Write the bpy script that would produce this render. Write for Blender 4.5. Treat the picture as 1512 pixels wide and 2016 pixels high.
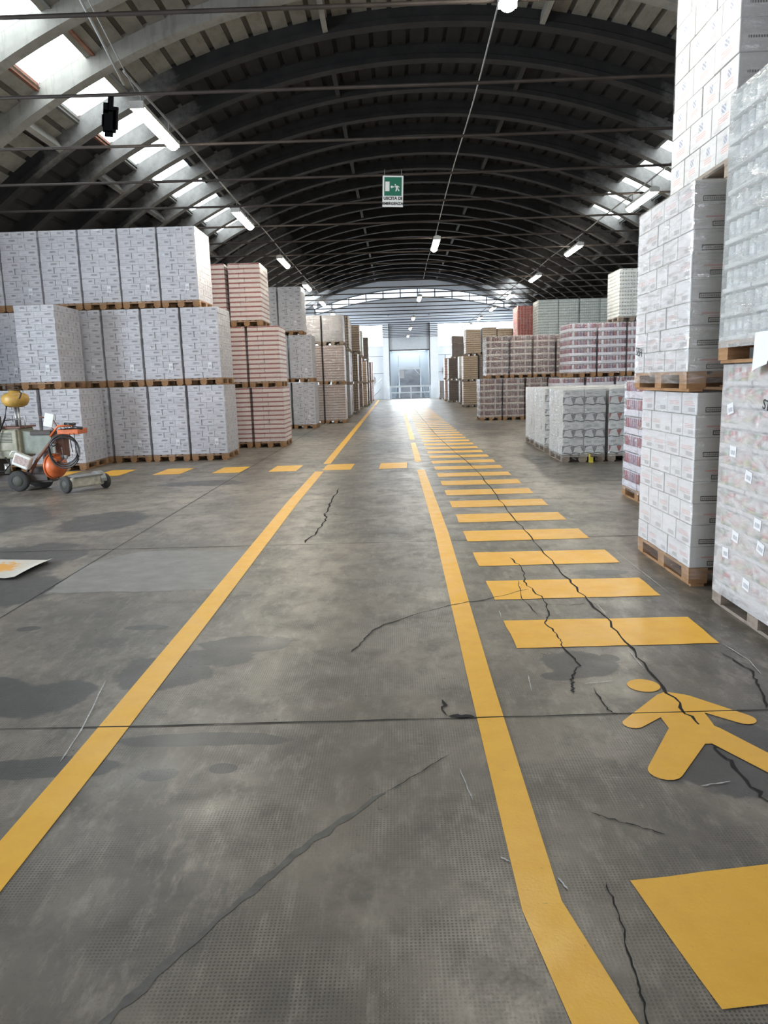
import bpy, bmesh, math, random
from mathutils import Vector, Matrix
random.seed(7)
PI = math.pi
S = bpy.context.scene
COL = S.collection
for o in list(bpy.data.objects):
    bpy.data.objects.remove(o)

# ------------------------------------------------------------------ camera
CAM_H = 1.62
cd = bpy.data.cameras.new('camera')
cam = bpy.data.objects.new('camera', cd); COL.objects.link(cam)
cd.sensor_fit = 'VERTICAL'; cd.sensor_height = 36.0; cd.lens = 26.0
cd.clip_start = 0.05; cd.clip_end = 400
cam.location = (0, 0, CAM_H)
cam.rotation_mode = 'XYZ'
Mc = Matrix.Rotation(math.radians(1.12), 3, 'Z') @ Matrix.Rotation(PI/2 - math.radians(10.1), 3, 'X') @ Matrix.Rotation(-0.029, 3, 'Z')
cam.rotation_euler = Mc.to_euler('XYZ')
S.camera = cam
# ------------------------------------------------------------------ exposure, world, daylight through the openings, far wall fill
S.view_settings.view_transform = 'Standard'
S.view_settings.look = 'None'
S.view_settings.gamma = 1
S.view_settings.use_curve_mapping = False
S.view_settings.exposure = 0.0
S.cycles.transparent_max_bounces = 24
W = bpy.data.worlds.new('overcast_sky'); S.world = W; W.use_nodes = True
bg = W.node_tree.nodes['Background']
bg.inputs[0].default_value = (0.80, 0.90, 1.0, 1); bg.inputs[1].default_value = 3.0
SKY_L = 7.0       # translucent skylight panels
GLASS_L = 9.0      # daylight in the far windows
TUBE_L = 110.0
def area(name, loc, rot, sx, sy, power, col):
    l = bpy.data.lights.new(name, 'AREA'); l.shape = 'RECTANGLE'; l.size = sx; l.size_y = sy
    l.energy = power; l.color = col
    o = bpy.data.objects.new(name, l); COL.objects.link(o); o.location = loc; o.rotation_euler = rot
    return o
area('daylight_rear_door', (1.5, -9.6, 2.6), (PI/2, 0, 0), 10, 4.8, 750, (0.97, 0.98, 1.0))
area('daylight_left_door', (-12.6, 5.5, 2.5), (PI/2, 0, -PI/2), 7, 4.6, 2100, (0.78, 0.89, 1.0))
area('daylight_dock_door', (1.3, 64.0, 2.2), (-PI/2, 0, 0), 3.2, 3.8, 350, (0.85, 0.93, 1.0))
for sx_ in (-1, 1):  # added fill pair under the far skylights, tilted to brighten the end wall
    area('far_wall_fill', (1.1+sx_*7.4, 58.5, 7.9), (math.radians(35), 0, math.radians(sx_*25)), 1.3, 8.0, 1500, (0.82, 0.91, 1.0))

# ------------------------------------------------------------------ node helpers
class NB:
    def __init__(s, name):
        s.mat = bpy.data.materials.new(name); s.mat.use_nodes = True
        s.nt = s.mat.node_tree; s.n = s.nt.nodes; s.l = s.nt.links
        s.bsdf = s.n['Principled BSDF']
    def put(s, sock, v):
        if isinstance(v, bpy.types.NodeSocket): s.l.new(v, sock)
        elif isinstance(v, tuple) and len(v) == 3 and sock.type == 'RGBA': sock.default_value = (*v, 1)
        else: sock.default_value = v
    def m(s, op, a, b=0.0, c=0.0):
        n = s.n.new('ShaderNodeMath'); n.operation = op
        s.put(n.inputs[0], a); s.put(n.inputs[1], b)
        if op in ('MULTIPLY_ADD', 'SMOOTH_MIN'): s.put(n.inputs[2], c)
        return n.outputs[0]
    def uv(s):
        n = s.n.new('ShaderNodeUVMap'); x = s.n.new('ShaderNodeSeparateXYZ'); s.l.new(n.outputs[0], x.inputs[0])
        return x.outputs[0], x.outputs[1]
    def coord(s, kind='Object'):
        n = s.n.new('ShaderNodeTexCoord'); return n.outputs[kind]
    def sep(s, v):
        x = s.n.new('ShaderNodeSeparateXYZ'); s.l.new(v, x.inputs[0]); return x.outputs
    def mapv(s, v, scale=(1, 1, 1), rot=(0, 0, 0), loc=(0, 0, 0)):
        n = s.n.new('ShaderNodeMapping'); s.l.new(v, n.inputs[0]); n.inputs['Scale'].default_value = scale
        n.inputs['Rotation'].default_value = rot; n.inputs['Location'].default_value = loc
        return n.outputs[0]
    def noise(s, v, scale, detail=3, rough=0.5, dist=0.0):
        n = s.n.new('ShaderNodeTexNoise'); s.l.new(v, n.inputs['Vector'])
        n.inputs['Scale'].default_value = scale; n.inputs['Detail'].default_value = detail
        n.inputs['Roughness'].default_value = rough; n.inputs['Distortion'].default_value = dist
        return n.outputs[0]
    def rng(s, v, a, b, c=0.0, d=1.0):
        n = s.n.new('ShaderNodeMapRange'); s.put(n.inputs[0], v)
        for i, q in enumerate((a, b, c, d)): n.inputs[i+1].default_value = q
        return n.outputs[0]
    def mix(s, f, a, b):
        n = s.n.new('ShaderNodeMix'); n.data_type = 'RGBA'
        s.put(n.inputs[0], f); s.put(n.inputs[6], a if isinstance(a, bpy.types.NodeSocket) else (*a[:3], 1))
        s.put(n.inputs[7], b if isinstance(b, bpy.types.NodeSocket) else (*b[:3], 1))
        return n.outputs[2]
    def rect(s, u, v, u0, u1, v0, v1):
        a = s.m('MULTIPLY', s.m('GREATER_THAN', u, u0), s.m('LESS_THAN', u, u1))
        b = s.m('MULTIPLY', s.m('GREATER_THAN', v, v0), s.m('LESS_THAN', v, v1))
        return s.m('MULTIPLY', a, b)
    def rand(s):
        n = s.n.new('ShaderNodeObjectInfo'); return n.outputs['Random']
    def col(s, c): s.put(s.bsdf.inputs['Base Color'], c if isinstance(c, bpy.types.NodeSocket) else (*c[:3], 1))
    def rough(s, r): s.put(s.bsdf.inputs['Roughness'], r)
    def bump(s, h, strength=0.5, dist=0.02):
        n = s.n.new('ShaderNodeBump'); s.put(n.inputs['Height'], h); n.inputs['Strength'].default_value = strength
        n.inputs['Distance'].default_value = dist; s.l.new(n.outputs[0], s.bsdf.inputs['Normal']); return n.outputs[0]

def plain(name, c, rough=0.6, metal=0.0, var=0.0, scale=4.0, spec=0.5):
    b = NB(name); b.rough(rough); b.bsdf.inputs['Metallic'].default_value = metal
    b.bsdf.inputs['Specular IOR Level'].default_value = spec
    if var:
        f = b.rng(b.noise(b.coord(), scale, 5, 0.6), 0.3, 0.7)
        b.col(b.mix(f, tuple(q*(1-var) for q in c), tuple(min(1, q*(1+var*0.6)) for q in c)))
    else: b.col(c)
    return b.mat
def emit(name, c, strength):
    b = NB(name); b.col((0.8, 0.8, 0.8)); b.bsdf.inputs['Emission Color'].default_value = (*c, 1)
    b.bsdf.inputs['Emission Strength'].default_value = strength
    return b.mat

# ------------------------------------------------------------------ mesh helpers
class MB:
    def __init__(s):
        s.v = []; s.f = []; s.uv = []; s.mi = []; s.sm = []
    def face(s, pts, uvs=None, mi=0, smooth=False):
        i = len(s.v); s.v += [tuple(p) for p in pts]; s.f.append(tuple(range(i, i+len(pts))))
        s.uv += list(uvs) if uvs else [(0, 0)]*len(pts); s.mi.append(mi); s.sm.append(smooth)
    def box(s, x0, x1, y0, y1, z0, z1, mi=(0, 0, 0), M=None):
        if isinstance(mi, int): mi = (mi, mi, mi)
        q = [(0, 0), (1, 0), (1, 1), (0, 1)]
        P = lambda *p: (M @ Vector(p)) if M is not None else p
        s.face([P(x0, y0, z0), P(x1, y0, z0), P(x1, y0, z1), P(x0, y0, z1)], q, mi[0])
        s.face([P(x1, y1, z0), P(x0, y1, z0), P(x0, y1, z1), P(x1, y1, z1)], q, mi[0])
        s.face([P(x1, y0, z0), P(x1, y1, z0), P(x1, y1, z1), P(x1, y0, z1)], q, mi[1])
        s.face([P(x0, y1, z0), P(x0, y0, z0), P(x0, y0, z1), P(x0, y1, z1)], q, mi[1])
        s.face([P(x0, y0, z1), P(x1, y0, z1), P(x1, y1, z1), P(x0, y1, z1)], q, mi[2])
        s.face([P(x0, y1, z0), P(x1, y1, z0), P(x1, y0, z0), P(x0, y0, z0)], q, mi[2])
    def rings(s, prof, n, M=None, mi=0, uvx=None, cap=(True, True), smooth=True):
        """lathe: prof list of (r,z)"""
        P = lambda p: (M @ Vector(p)) if M is not None else p
        H = [z for r, z in prof]; h0, h1 = min(H), max(H)
        vv = lambda z: (z-h0)/max(1e-6, h1-h0)
        for (r0, z0), (r1, z1) in zip(prof, prof[1:]):
            for k in range(n):
                a, b = 2*PI*k/n, 2*PI*(k+1)/n
                u0, u1 = (uvx, uvx) if uvx is not None else (k/n, (k+1)/n)
                pts = [(r0*math.cos(a), r0*math.sin(a), z0), (r0*math.cos(b), r0*math.sin(b), z0), (r1*math.cos(b), r1*math.sin(b), z1), (r1*math.cos(a), r1*math.sin(a), z1)]
                s.face([P(p) for p in pts], [(u0, vv(z0)), (u1, vv(z0)), (u1, vv(z1)), (u0, vv(z1))], mi, smooth)
        for c, (r, z), d in ((cap[0], prof[0], -1), (cap[1], prof[-1], 1)):
            if c and r > 1e-5:
                pts = [(r*math.cos(2*PI*k/n*d), r*math.sin(2*PI*k/n*d), z) for k in range(n)]
                s.face([P(p) for p in pts], [(uvx or 0, vv(z))]*n, mi)
    def tube(s, pts, r, n=8, mi=0, closed=False):
        pts = [Vector(p) for p in pts]; N = len(pts); R = []
        for i, p in enumerate(pts):
            a = pts[(i-1) % N] if (i or closed) else p; b = pts[(i+1) % N] if (i < N-1 or closed) else p
            t = (b-a).normalized(); up = Vector((0, 0, 1)) if abs(t.z) < .95 else Vector((1, 0, 0))
            x = t.cross(up).normalized(); y = x.cross(t)
            R.append([p + x*(r*math.cos(2*PI*k/n)) + y*(r*math.sin(2*PI*k/n)) for k in range(n)])
        for i in range(N if closed else N-1):
            A, B = R[i], R[(i+1) % N]
            for k in range(n):
                s.face([A[k], A[(k+1) % n], B[(k+1) % n], B[k]], None, mi, True)
        if not closed:
            s.face(R[0][::-1], None, mi); s.face(R[-1], None, mi)
    def mesh(s, name, mats):
        me = bpy.data.meshes.new(name); me.from_pydata(s.v, [], s.f)
        for m in (mats if isinstance(mats, (list, tuple)) else [mats]): me.materials.append(m)
        ul = me.uv_layers.new(name='UVMap'); flat = [c for uv in s.uv for c in uv]
        ul.data.foreach_set('uv', flat)
        me.polygons.foreach_set('material_index', s.mi); me.polygons.foreach_set('use_smooth', s.sm)
        bm = bmesh.new(); bm.from_mesh(me); bmesh.ops.remove_doubles(bm, verts=bm.verts, dist=1e-5); bm.to_mesh(me); bm.free()
        me.update(); return me
    def build(s, name, mats, parent=None, loc=None):
        o = bpy.data.objects.new(name, s.mesh(name, mats)); COL.objects.link(o)
        if parent is not None: o.parent = parent
        if loc is not None: o.location = loc
        return o
def link(name, me, parent, loc=(0, 0, 0), rz=0):
    o = bpy.data.objects.new(name, me); COL.objects.link(o); o.parent = parent; o.location = loc
    if rz: o.rotation_euler = (0, 0, rz)
    return o
def empty(name, loc=(0, 0, 0), rz=0):
    o = bpy.data.objects.new(name, None); o.empty_display_size = 0.1; COL.objects.link(o); o.location = loc; o.rotation_euler = (0, 0, rz); return o
def tag(o, label=None, cat=None, group=None, kind=None):
    if label: o['label'] = label
    if cat: o['category'] = cat
    if group: o['group'] = group
    if kind: o['kind'] = kind
    return o
def struct(o): o['kind'] = 'structure'; return o
KIDS = {}
def copy_tree(o, parent=None):
    c = o.copy(); COL.objects.link(c)
    if parent is not None: c.parent = parent
    for ch in KIDS.get(o.name) or list(o.children): copy_tree(ch, c)
    return c
def Rx(a): return Matrix.Rotation(a, 4, 'X')
def Ry(a): return Matrix.Rotation(a, 4, 'Y')
def Rz(a): return Matrix.Rotation(a, 4, 'Z')
def T(x, y, z): return Matrix.Translation((x, y, z))

# ================================================================== SETTING
AX = 1.1; RR = 17.3; ZC = 10.1 - 17.3; HALF = 12.0
Y0, Y1 = -10.0, 64.3
XL, XR = AX-HALF, AX+HALF
def arc(off, r=RR): return (AX+off*r/RR, ZC+math.sqrt(r*r-(off*r/RR)**2))

def floor_material():
    b = NB('worn_concrete'); c = b.coord()
    n1 = b.noise(b.mapv(c, (1, .55, 1)), 0.55, 6, .62, .6); n2 = b.noise(c, 3.2, 7, .68, .3); n3 = b.noise(b.mapv(c, (1, .35, 1)), 14, 5, .7)
    n4 = b.noise(c, 70, 3, .7)
    base = b.mix(b.rng(n1, .36, .70), (0.100, 0.093, 0.081), (0.38, 0.328, 0.268))
    base = b.mix(b.m('MULTIPLY', b.rng(n2, .46, .66), .75), base, (0.092, 0.086, 0.076))
    base = b.mix(b.m('MULTIPLY', b.rng(n3, .50, .74), .50), base, (0.44, 0.395, 0.335))
    base = b.mix(b.m('MULTIPLY', b.rng(n4, .52, .8), .35), base, (0.05, 0.05, 0.05))
    xyz = b.sep(c); X, Y = xyz[0], xyz[1]
    # long tyre smears along the aisle
    sm = b.noise(b.mapv(c, (2.2, .12, 1)), 1.0, 5, .6)
    base = b.mix(b.m('MULTIPLY', b.rng(sm, .5, .72), .35), base, (0.17, 0.14, 0.11))
    wob = b.m('MULTIPLY', b.m('SUBTRACT', b.noise(c, 2.6, 5, .6), .5), 1.6)
    wobx = b.m('MULTIPLY', b.m('SUBTRACT', b.noise(b.mapv(c, loc=(7, 3, 0)), 3.4, 5, .6), .5), 1.1)
    mask = None
    ST = [(-0.95,4.46,.31,.13),(-1.38,4.02,.27,.28),(-1.92,3.69,.26,.24),(-1.6,2.95,.36,.10),(-.95,3.18,.42,.07),(-1.15,4.25,.25,.16),(-2.5,3.75,.5,.25),(-2.2,2.7,.4,.1),(-1.05,2.88,.08,.05),(-.78,2.92,.06,.045),(-3.64,8.94,.5,.7),(-3.26,12.28,.72,.35),(-3.72,7.0,.6,.7),(-3.32,5.9,.5,.55),(1.65,5.97,.24,.10),(1.8,8.88,.2,.16),(.85,3.84,.10,.06),(1.2,4.09,.06,.06),(-1.76,4.82,.16,.05),(-2.58,4.86,.09,.05),(1.45,2.9,.35,.3),(1.0,4.0,.2,.2),(-2.3,6.0,.15,.06),(-6.0,9.0,1.6,1.4),(-7.5,6.0,1.5,1.5)]
    for cx, cy, rx, ry in ST:
        dx = b.m('DIVIDE', b.m('SUBTRACT', b.m('MULTIPLY_ADD', wobx, min(rx, .5), X), cx), rx)
        dy = b.m('DIVIDE', b.m('SUBTRACT', b.m('MULTIPLY_ADD', wob, min(ry, .5), Y), cy), ry)
        d = b.m('MULTIPLY_ADD', dx, dx, b.m('MULTIPLY', dy, dy))
        mask = d if mask is None else b.m('MINIMUM', mask, d)
    sf = b.rng(mask, 1.12, .9)
    base = b.mix(b.m('MULTIPLY', sf, .88), base, (0.062, 0.061, 0.062))
    # anti-slip dimples pressed into the screed
    P = 0.0125
    du = b.m('SUBTRACT', b.m('FRACT', b.m('DIVIDE', X, P)), .5); dv = b.m('SUBTRACT', b.m('FRACT', b.m('DIVIDE', Y, P)), .5)
    dd = b.m('SQRT', b.m('MULTIPLY_ADD', du, du, b.m('MULTIPLY', dv, dv)))
    dot = b.rng(dd, .34, .24)
    dm = b.m('MULTIPLY', dot, b.rng(b.noise(b.mapv(c, loc=(2, 9, 0)), 1.5, 4, .6), .42, .58))
    base = b.mix(b.m('MULTIPLY', dm, .72), base, (0.045, 0.045, 0.042))
    b.col(base)
    r = b.rng(n2, .3, .75, .24, .46)
    b.rough(b.m('ADD', r, b.m('MULTIPLY', b.rng(n4, .4, .7), .10)))
    b.bsdf.inputs['Specular IOR Level'].default_value = 0.5
    h = b.m('SUBTRACT', b.m('MULTIPLY', n3, .25), b.m('MULTIPLY', dm, .25))
    b.bump(h, .35, .006)
    return b.mat
M_floor = floor_material()
mb = MB(); mb.face([(XL, Y0, 0), (XR, Y0, 0), (XR, Y1, 0), (XL, Y1, 0)])
FLOOR = struct(mb.build('floor', M_floor))

def strip(points, widths, z, name, m, parent, jit=0.0, sub=1):
    """a thin flat ribbon lying on the floor"""
    P = []
    for (a, b_) in zip(points, points[1:]):
        for k in range(sub):
            t = k/sub; P.append((a[0]*(1-t)+b_[0]*t, a[1]*(1-t)+b_[1]*t))
    P.append(points[-1]); N = len(P)
    if jit: P = [(p[0]+random.uniform(-jit, jit), p[1]+random.uniform(-jit, jit)*1.2) if 0 < i < N-1 else p for i, p in enumerate(P)]
    mbb = MB(); L = []
    for i, p in enumerate(P):
        a = P[max(0, i-1)]; c = P[min(N-1, i+1)]; t = Vector((c[0]-a[0], c[1]-a[1])).normalized(); n = Vector((-t.y, t.x))
        w = (widths[0] if isinstance(widths, tuple) else widths)*(random.uniform(.45, 1.35) if jit else 1)/2
        if jit and i in (0, N-1): w *= .15
        L.append((p[0]+n.x*w, p[1]+n.y*w, p[0]-n.x*w, p[1]-n.y*w))
    for A, B in zip(L, L[1:]):
        mbb.face([(A[2], A[3], z), (B[2], B[3], z), (B[0], B[1], z), (A[0], A[1], z)])
    return mbb.build(name, m, parent)
M_crack = plain('crack_dirt', (0.012, 0.012, 0.011), .9)
M_joint = plain('joint_filler', (0.022, 0.021, 0.02), .85)
M_chalk = plain('chalk', (0.55, 0.56, 0.55), .9, var=.4, scale=60)
M_seal = plain('sealed_crack', (0.12, 0.117, 0.108), .55, var=.3, scale=20)
ZK = 0.0035
CR = [([(-0.9,11.24),(-0.9,10.12),(-0.92,9.13),(-0.86,8.71),(-0.9,8.01),(-0.96,7.38)], .02),
 ([(-0.31,4.26),(-0.23,4.5),(-0.18,4.67),(0.04,4.92),(0.35,5.16),(0.65,5.29),(0.99,5.53)], .010),
 ([(1.0,6.56),(1.05,6.15),(0.99,5.68),(1.05,5.26),(1.03,4.9),(.96,4.75),(0.99,4.45),(0.97,4.3),(1.0,3.98),(0.92,3.8),(0.9,3.71),(0.88,3.61)], .011),
 ([(1.0,60),(1.05,40),(1.12,28),(1.15,23.17),(1.25,17.76),(1.37,14.39),(1.4,12.09),(1.36,9.75),(1.34,8.16),(1.35,7.0),(1.35,6.12),(1.35,5.43),(1.38,4.82),(1.37,4.24),(1.36,3.72),(1.36,3.35),(1.36,3.07),(1.37,2.85),(1.37,2.57),(1.38,2.2)], .014),
 ([(0.95,5.8),(0.9,5.3),(0.94,4.86)], .006), ([(1.03,5.13),(1.2,5.1),(1.33,5.12)], .006),
 ([(1.86,4.13),(1.91,3.86),(1.85,3.66),(1.76,3.39)], .010), ([(1.0,3.67),(1.0,3.42),(1.03,3.35)], .008),
 ([(0.69,2.55),(0.75,2.5),(0.84,2.45),(0.92,2.4)], .005), ([(0.64,2.15),(0.64,2.01),(0.62,1.83),(0.61,1.71),(0.59,1.55)], .005),
 ([(-0.08,2.71),(0.07,2.86),(.2,3.0)], .004), ([(0.2,3.56),(0.215,3.37)], .018)]
for pts, w in CR:
    strip(pts, w, ZK, 'crack', M_crack, FLOOR, jit=w*1.1, sub=6)
strip([(-.82,1.6),(-0.69,1.84),(-0.53,2.1),(-0.42,2.28),(-0.3,2.45),(-0.08,2.71)], .03, .0012, 'sealed_crack', M_seal, FLOOR, jit=.006, sub=6)
strip([(.22,3.37),(.28,3.365),(.345,3.36)], .035, ZK, 'crack', M_crack, FLOOR, jit=.008, sub=3)
for k in range(-2, 16):
    y = 3.35 + 3.99*k
    strip([(XL, y), (-4, y-.02), (-1.2, y-.02), (.3, y), (1.8, y+.02), (XR, y+.05)], .010 if k else .009, .0022 if k else ZK, 'joint', M_joint if k else M_crack, FLOOR, jit=.0025, sub=8)
for x in (-9.2, -2.91, 7.6):
    strip([(x, Y0), (x, 8), (x+.02, 20), (x+.1, 63)], .011, .0022, 'joint', M_joint, FLOOR, jit=.003, sub=8)
for pts in ([(-1.52,3.0),(-1.56,3.35),(-1.67,3.91)], [(0.23,2.88),(0.26,2.64)], [(1.17,2.71),(1.3,2.74)], [(0.69,3.85),(0.67,3.64)], [(0.96,3.72),(1.12,3.75)], [(0.49,2.18),(0.51,2.12)], [(1.93,4.27),(1.96,4.0),(1.93,3.79)], [(1.40,5.1),(1.40,4.85)], [(1.345,4.2),(1.34,3.9)], [(0.32,2.29),(0.35,2.26)], [(2.0,6.8),(2.0,5.3)], [(.69,5.0),(.685,4.85)]):
    strip(pts, .006, ZK+.0008, 'chalk_line', M_chalk, FLOOR, jit=.002, sub=6)
def flat(pts, z, name, m, parent=None):
    b_ = MB(); b_.face([(x, y, z) for x, y in pts], [(x, y) for x, y in pts]); return b_.build(name, m, parent)
def ragged(pts, j=.02, sub=8):
    out = []
    for a, c in zip(pts, pts[1:]+pts[:1]):
        for k in range(sub):
            t = k/sub; out.append((a[0]*(1-t)+c[0]*t+random.uniform(-j, j), a[1]*(1-t)+c[1]*t+random.uniform(-j, j)))
    return out
bp = NB('repaired_concrete'); cc = bp.coord()
bp.col(bp.mix(bp.rng(bp.noise(cc, 5, 6, .65), .35, .7), (0.25, 0.24, 0.225), (0.165, 0.16, 0.15))); bp.rough(.45)
flat(ragged([(-2.88, 5.74), (-1.47, 5.72), (-1.5, 7.15), (-2.6, 7.2), (-2.93, 6.72)], .02), .0010, 'concrete_patch', bp.mat, FLOOR)

# walls
M_wall = plain('grey_plaster', (0.30, 0.30, 0.30), .8, var=.25, scale=.8)
M_panel = plain('white_wall_panel', (0.74, 0.79, 0.84), .5, var=.06, scale=.7)
M_seam = plain('panel_seam', (0.22, 0.24, 0.27), .6)
def wallbox(name, *a, m=M_wall): b_ = MB(); b_.box(*a); return struct(b_.build(name, m))
wallbox('wall_right', XR, XR+.3, Y0, Y1+4, 0, 5.5)
b_ = MB(); b_.box(XL-.3, XL, Y0, 2, 0, 5.5); b_.box(XL-.3, XL, 9, Y1+4, 0, 5.5); b_.box(XL-.3, XL, 2, 9, 4.8, 5.5); struct(b_.build('wall_left', M_wall))
b_ = MB(); b_.box(XL, -3.7, Y0-.3, Y0, 0, 5.2); b_.box(6.7, XR, Y0-.3, Y0, 0, 5.2)
N = 40
for i in range(N):
    o0 = -HALF+2*HALF*i/N; o1 = -HALF+2*HALF*(i+1)/N; (xa, za), (xb, zb) = arc(o0), arc(o1)
    b_.face([(xa, Y0-.1, 5.1), (xb, Y0-.1, 5.1), (xb, Y0-.1, zb+.3), (xa, Y0-.1, za+.3)])
struct(b_.build('wall_rear', M_wall))
# ground outside the openings
M_yard = plain('asphalt_yard', (0.22, 0.22, 0.22), .9)
b_ = MB(); b_.face([(-60, -60, -.06), (60, -60, -.06), (60, 110, -.06), (-60, 110, -.06)]); struct(b_.build('trim_1', M_yard))

# far wall
YW = Y1
b_ = MB(); WZ0, WZ1 = 4.48, 6.22
LW = (-7.4, -0.93); RW = (3.72, 10.4); DR = (-0.42, 3.02)
b_.box(XL, LW[0], YW, YW+.25, 0, 6.3); b_.box(LW[0], DR[0], YW, YW+.25, 0, WZ0); b_.box(LW[1], DR[0], YW, YW+.25, WZ0, 6.3)
b_.box(DR[1], RW[0], YW, YW+.25, 0, 6.3); b_.box(RW[0], RW[1], YW, YW+.25, 0, WZ0-.15); b_.box(RW[1], XR, YW, YW+.25, 0, 6.3)
b_.box(LW[0], LW[1], YW, YW+.25, WZ1, 6.3); b_.box(RW[0], RW[1], YW, YW+.25, WZ1, 6.3)
wf = struct(b_.build('wall_front', M_panel))
sm = MB()
for z in (2.2, 3.62):
    sm.box(XL, DR[0]-.5, YW-.012, YW-.002, z-.02, z+.02); sm.box(DR[1]+.7, XR, YW-.012, YW-.002, z-.02, z+.02)
for x in (-3.4, 6.2): sm.box(x-.02, x+.02, YW-.012, YW-.002, 0, WZ0-.2)
sm.build('panel_seams', M_seam, wf)
M_greyband = plain('grey_gable_cladding', (0.40, 0.42, 0.45), .7, var=.15, scale=.6)
M_beam = plain('white_beam', (0.66, 0.70, 0.74), .5)
wallbox('trim_2', XL, XR, YW-.18, YW+.25, 6.3, 6.85, m=plain('pale_blue_cladding', (0.42, 0.46, 0.52), .5))
wallbox('trim_3', XL, XR, YW-.28, YW-.18, 6.72, 6.9, m=M_beam)
def zin(x): return ZC - .2 + 18.6*0 + 20.45 - ((x-1.6)**2)/(2*25.0)   # lower edge of the lunette glazing
def zi(x): return 8.40 - ((x-1.6)**2)/(2*27.0)
def zo(x): return 9.12 - ((x-1.6)**2)/(2*23.0)
b_ = MB(); N = 48; xs = [XL+(XR-XL)*i/N for i in range(N+1)]
lo, hi = -6.6, 9.8
for a, c in zip(xs, xs[1:]):
    top = lambda x: min(zi(x), arc(max(-HALF, min(HALF, x-AX)))[1]+.2) if lo < x < hi else arc(max(-HALF, min(HALF, x-AX)))[1]+.2
    if a >= lo and c <= hi or True:
        b_.face([(a, YW, 6.85), (c, YW, 6.85), (c, YW, max(6.86, top(c))), (a, YW, max(6.86, top(a)))])
for a, c in zip(xs, xs[1:]):
    if a >= lo-.3 and c <= hi+.3:
        b_.face([(a, YW, zo(a)), (c, YW, zo(c)), (c, YW, arc(c-AX)[1]+.3), (a, YW, arc(a-AX)[1]+.3)])
struct(b_.build('wall_gable', M_greyband))
M_glassday = emit('daylit_glazing', (0.84, 0.93, 1.0), GLASS_L)
M_glassdim = emit('daylit_dusty_glazing', (0.78, 0.88, 1.0), 0.85)
M_mull = plain('grey_mullion', (0.10, 0.11, 0.12), .5)
b_ = MB(); n = 34; xs = [lo+(hi-lo)*i/n for i in range(n+1)]
for a, c in zip(xs, xs[1:]): b_.face([(a, YW+.1, zi(a)-.02), (c, YW+.1, zi(c)-.02), (c, YW+.1, zo(c)+.02), (a, YW+.1, zo(a)+.02)])
w1 = struct(b_.build('window_1', M_glassdim))
b_ = MB()
for i in range(0, n+1, 3):
    x = xs[i]; b_.box(x-.04, x+.04, YW+.0, YW+.09, zi(x), zo(x))
for f in (zi, zo):
    for a, c in zip(xs, xs[1:]):
        b_.face([(a, YW-.02, f(a)-.05), (c, YW-.02, f(c)-.05), (c, YW-.02, f(c)+.05), (a, YW-.02, f(a)+.05)])
b_.build('mullions', M_mull, w1)
# brighter panes of the lunette
for nm, x0, x1 in (('window_2', -4.9, -3.3), ('window_3', 5.9, 7.5)):
    b_ = MB(); b_.face([(x0, YW+.05, zi(x0)), (x1, YW+.05, zi(x1)), (x1, YW+.05, zo(x1)), (x0, YW+.05, zo(x0))]); struct(b_.build(nm, emit('clean_'+nm, (.86, .94, 1), 2.2)))
for nm, (x0, x1), z0 in (('window_4', LW, WZ0), ('window_5', RW, WZ0-.15)):
    b_ = MB(); b_.face([(x0, YW+.12, z0), (x1, YW+.12, z0), (x1, YW+.12, WZ1), (x0, YW+.12, WZ1)]); w = struct(b_.build(nm, M_glassday))
    b_ = MB(); b_.box(x0, x1, YW-.03, YW+.03, z0-.08, z0); b_.box(x0, x1, YW-.03, YW+.03, WZ1, WZ1+.06)
    b_.build('window_sill', M_beam, w)

# loading door with pilasters
b_ = MB(); b_.box(-0.95, -0.45, YW-.35, YW, 0, 6.3); b_.box(3.05, 3.72, YW-.35, YW, 0, 6.3)
struct(b_.build('trim_4', plain('white_pilaster', (0.68, 0.73, 0.78), .45, var=.05)))
dr = MB(); dr.box(DR[0]+.02, DR[1]-.02, YW-.06, YW+.04, 4.1, 7.0)
for z in (4.7, 5.3, 5.9, 6.5): dr.box(DR[0]+.02, DR[1]-.02, YW-.07, YW-.06, z-.01, z+.01)
door = struct(dr.build('door_1', plain('raised_door_leaf', (0.40, 0.44, 0.49), .5, var=.06)))
b_ = MB(); b_.box(DR[0], DR[1], YW-.12, YW+.05, 4.03, 4.13); b_.build('bottom_rail', plain('dark_rubber_seal', (.05, .055, .06), .6), door)
b_ = MB(); b_.box(DR[0]-.03, DR[0]+.05, YW-.14, YW-.02, 0, 7.0); b_.box(DR[1]-.05, DR[1]+.03, YW-.14, YW-.02, 0, 7.0); b_.build('guide_rail', plain('dark_track', (.12, .13, .15), .5), door)
# dock shelter box behind the door
M_shelter = plain('white_dock_shelter', (0.74, 0.80, 0.85), .5)
b_ = MB(); b_.box(-.55, -.42, YW+.25, YW+4.2, 0, 4.2); b_.box(3.02, 3.15, YW+.25, YW+4.2, 0, 4.2); b_.box(-.55, 3.15, YW+4.2, YW+4.3, 0, 4.2); b_.box(-.55, 3.15, YW+.25, YW+4.3, 4.2, 4.3)
b_.box(-.42, 3.02, YW+.25, YW+4.2, -.05, -.001)
struct(b_.build('wall_dock', M_shelter))
b_ = MB(); b_.face([(-.2, YW+2.0, 4.16), (2.8, YW+2.0, 4.16), (2.8, YW+4.0, 4.16), (-.2, YW+4.0, 4.16)][::-1]); struct(b_.build('window_6', emit('shelter_rooflight', (.85, .93, 1), 3.0)))

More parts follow.
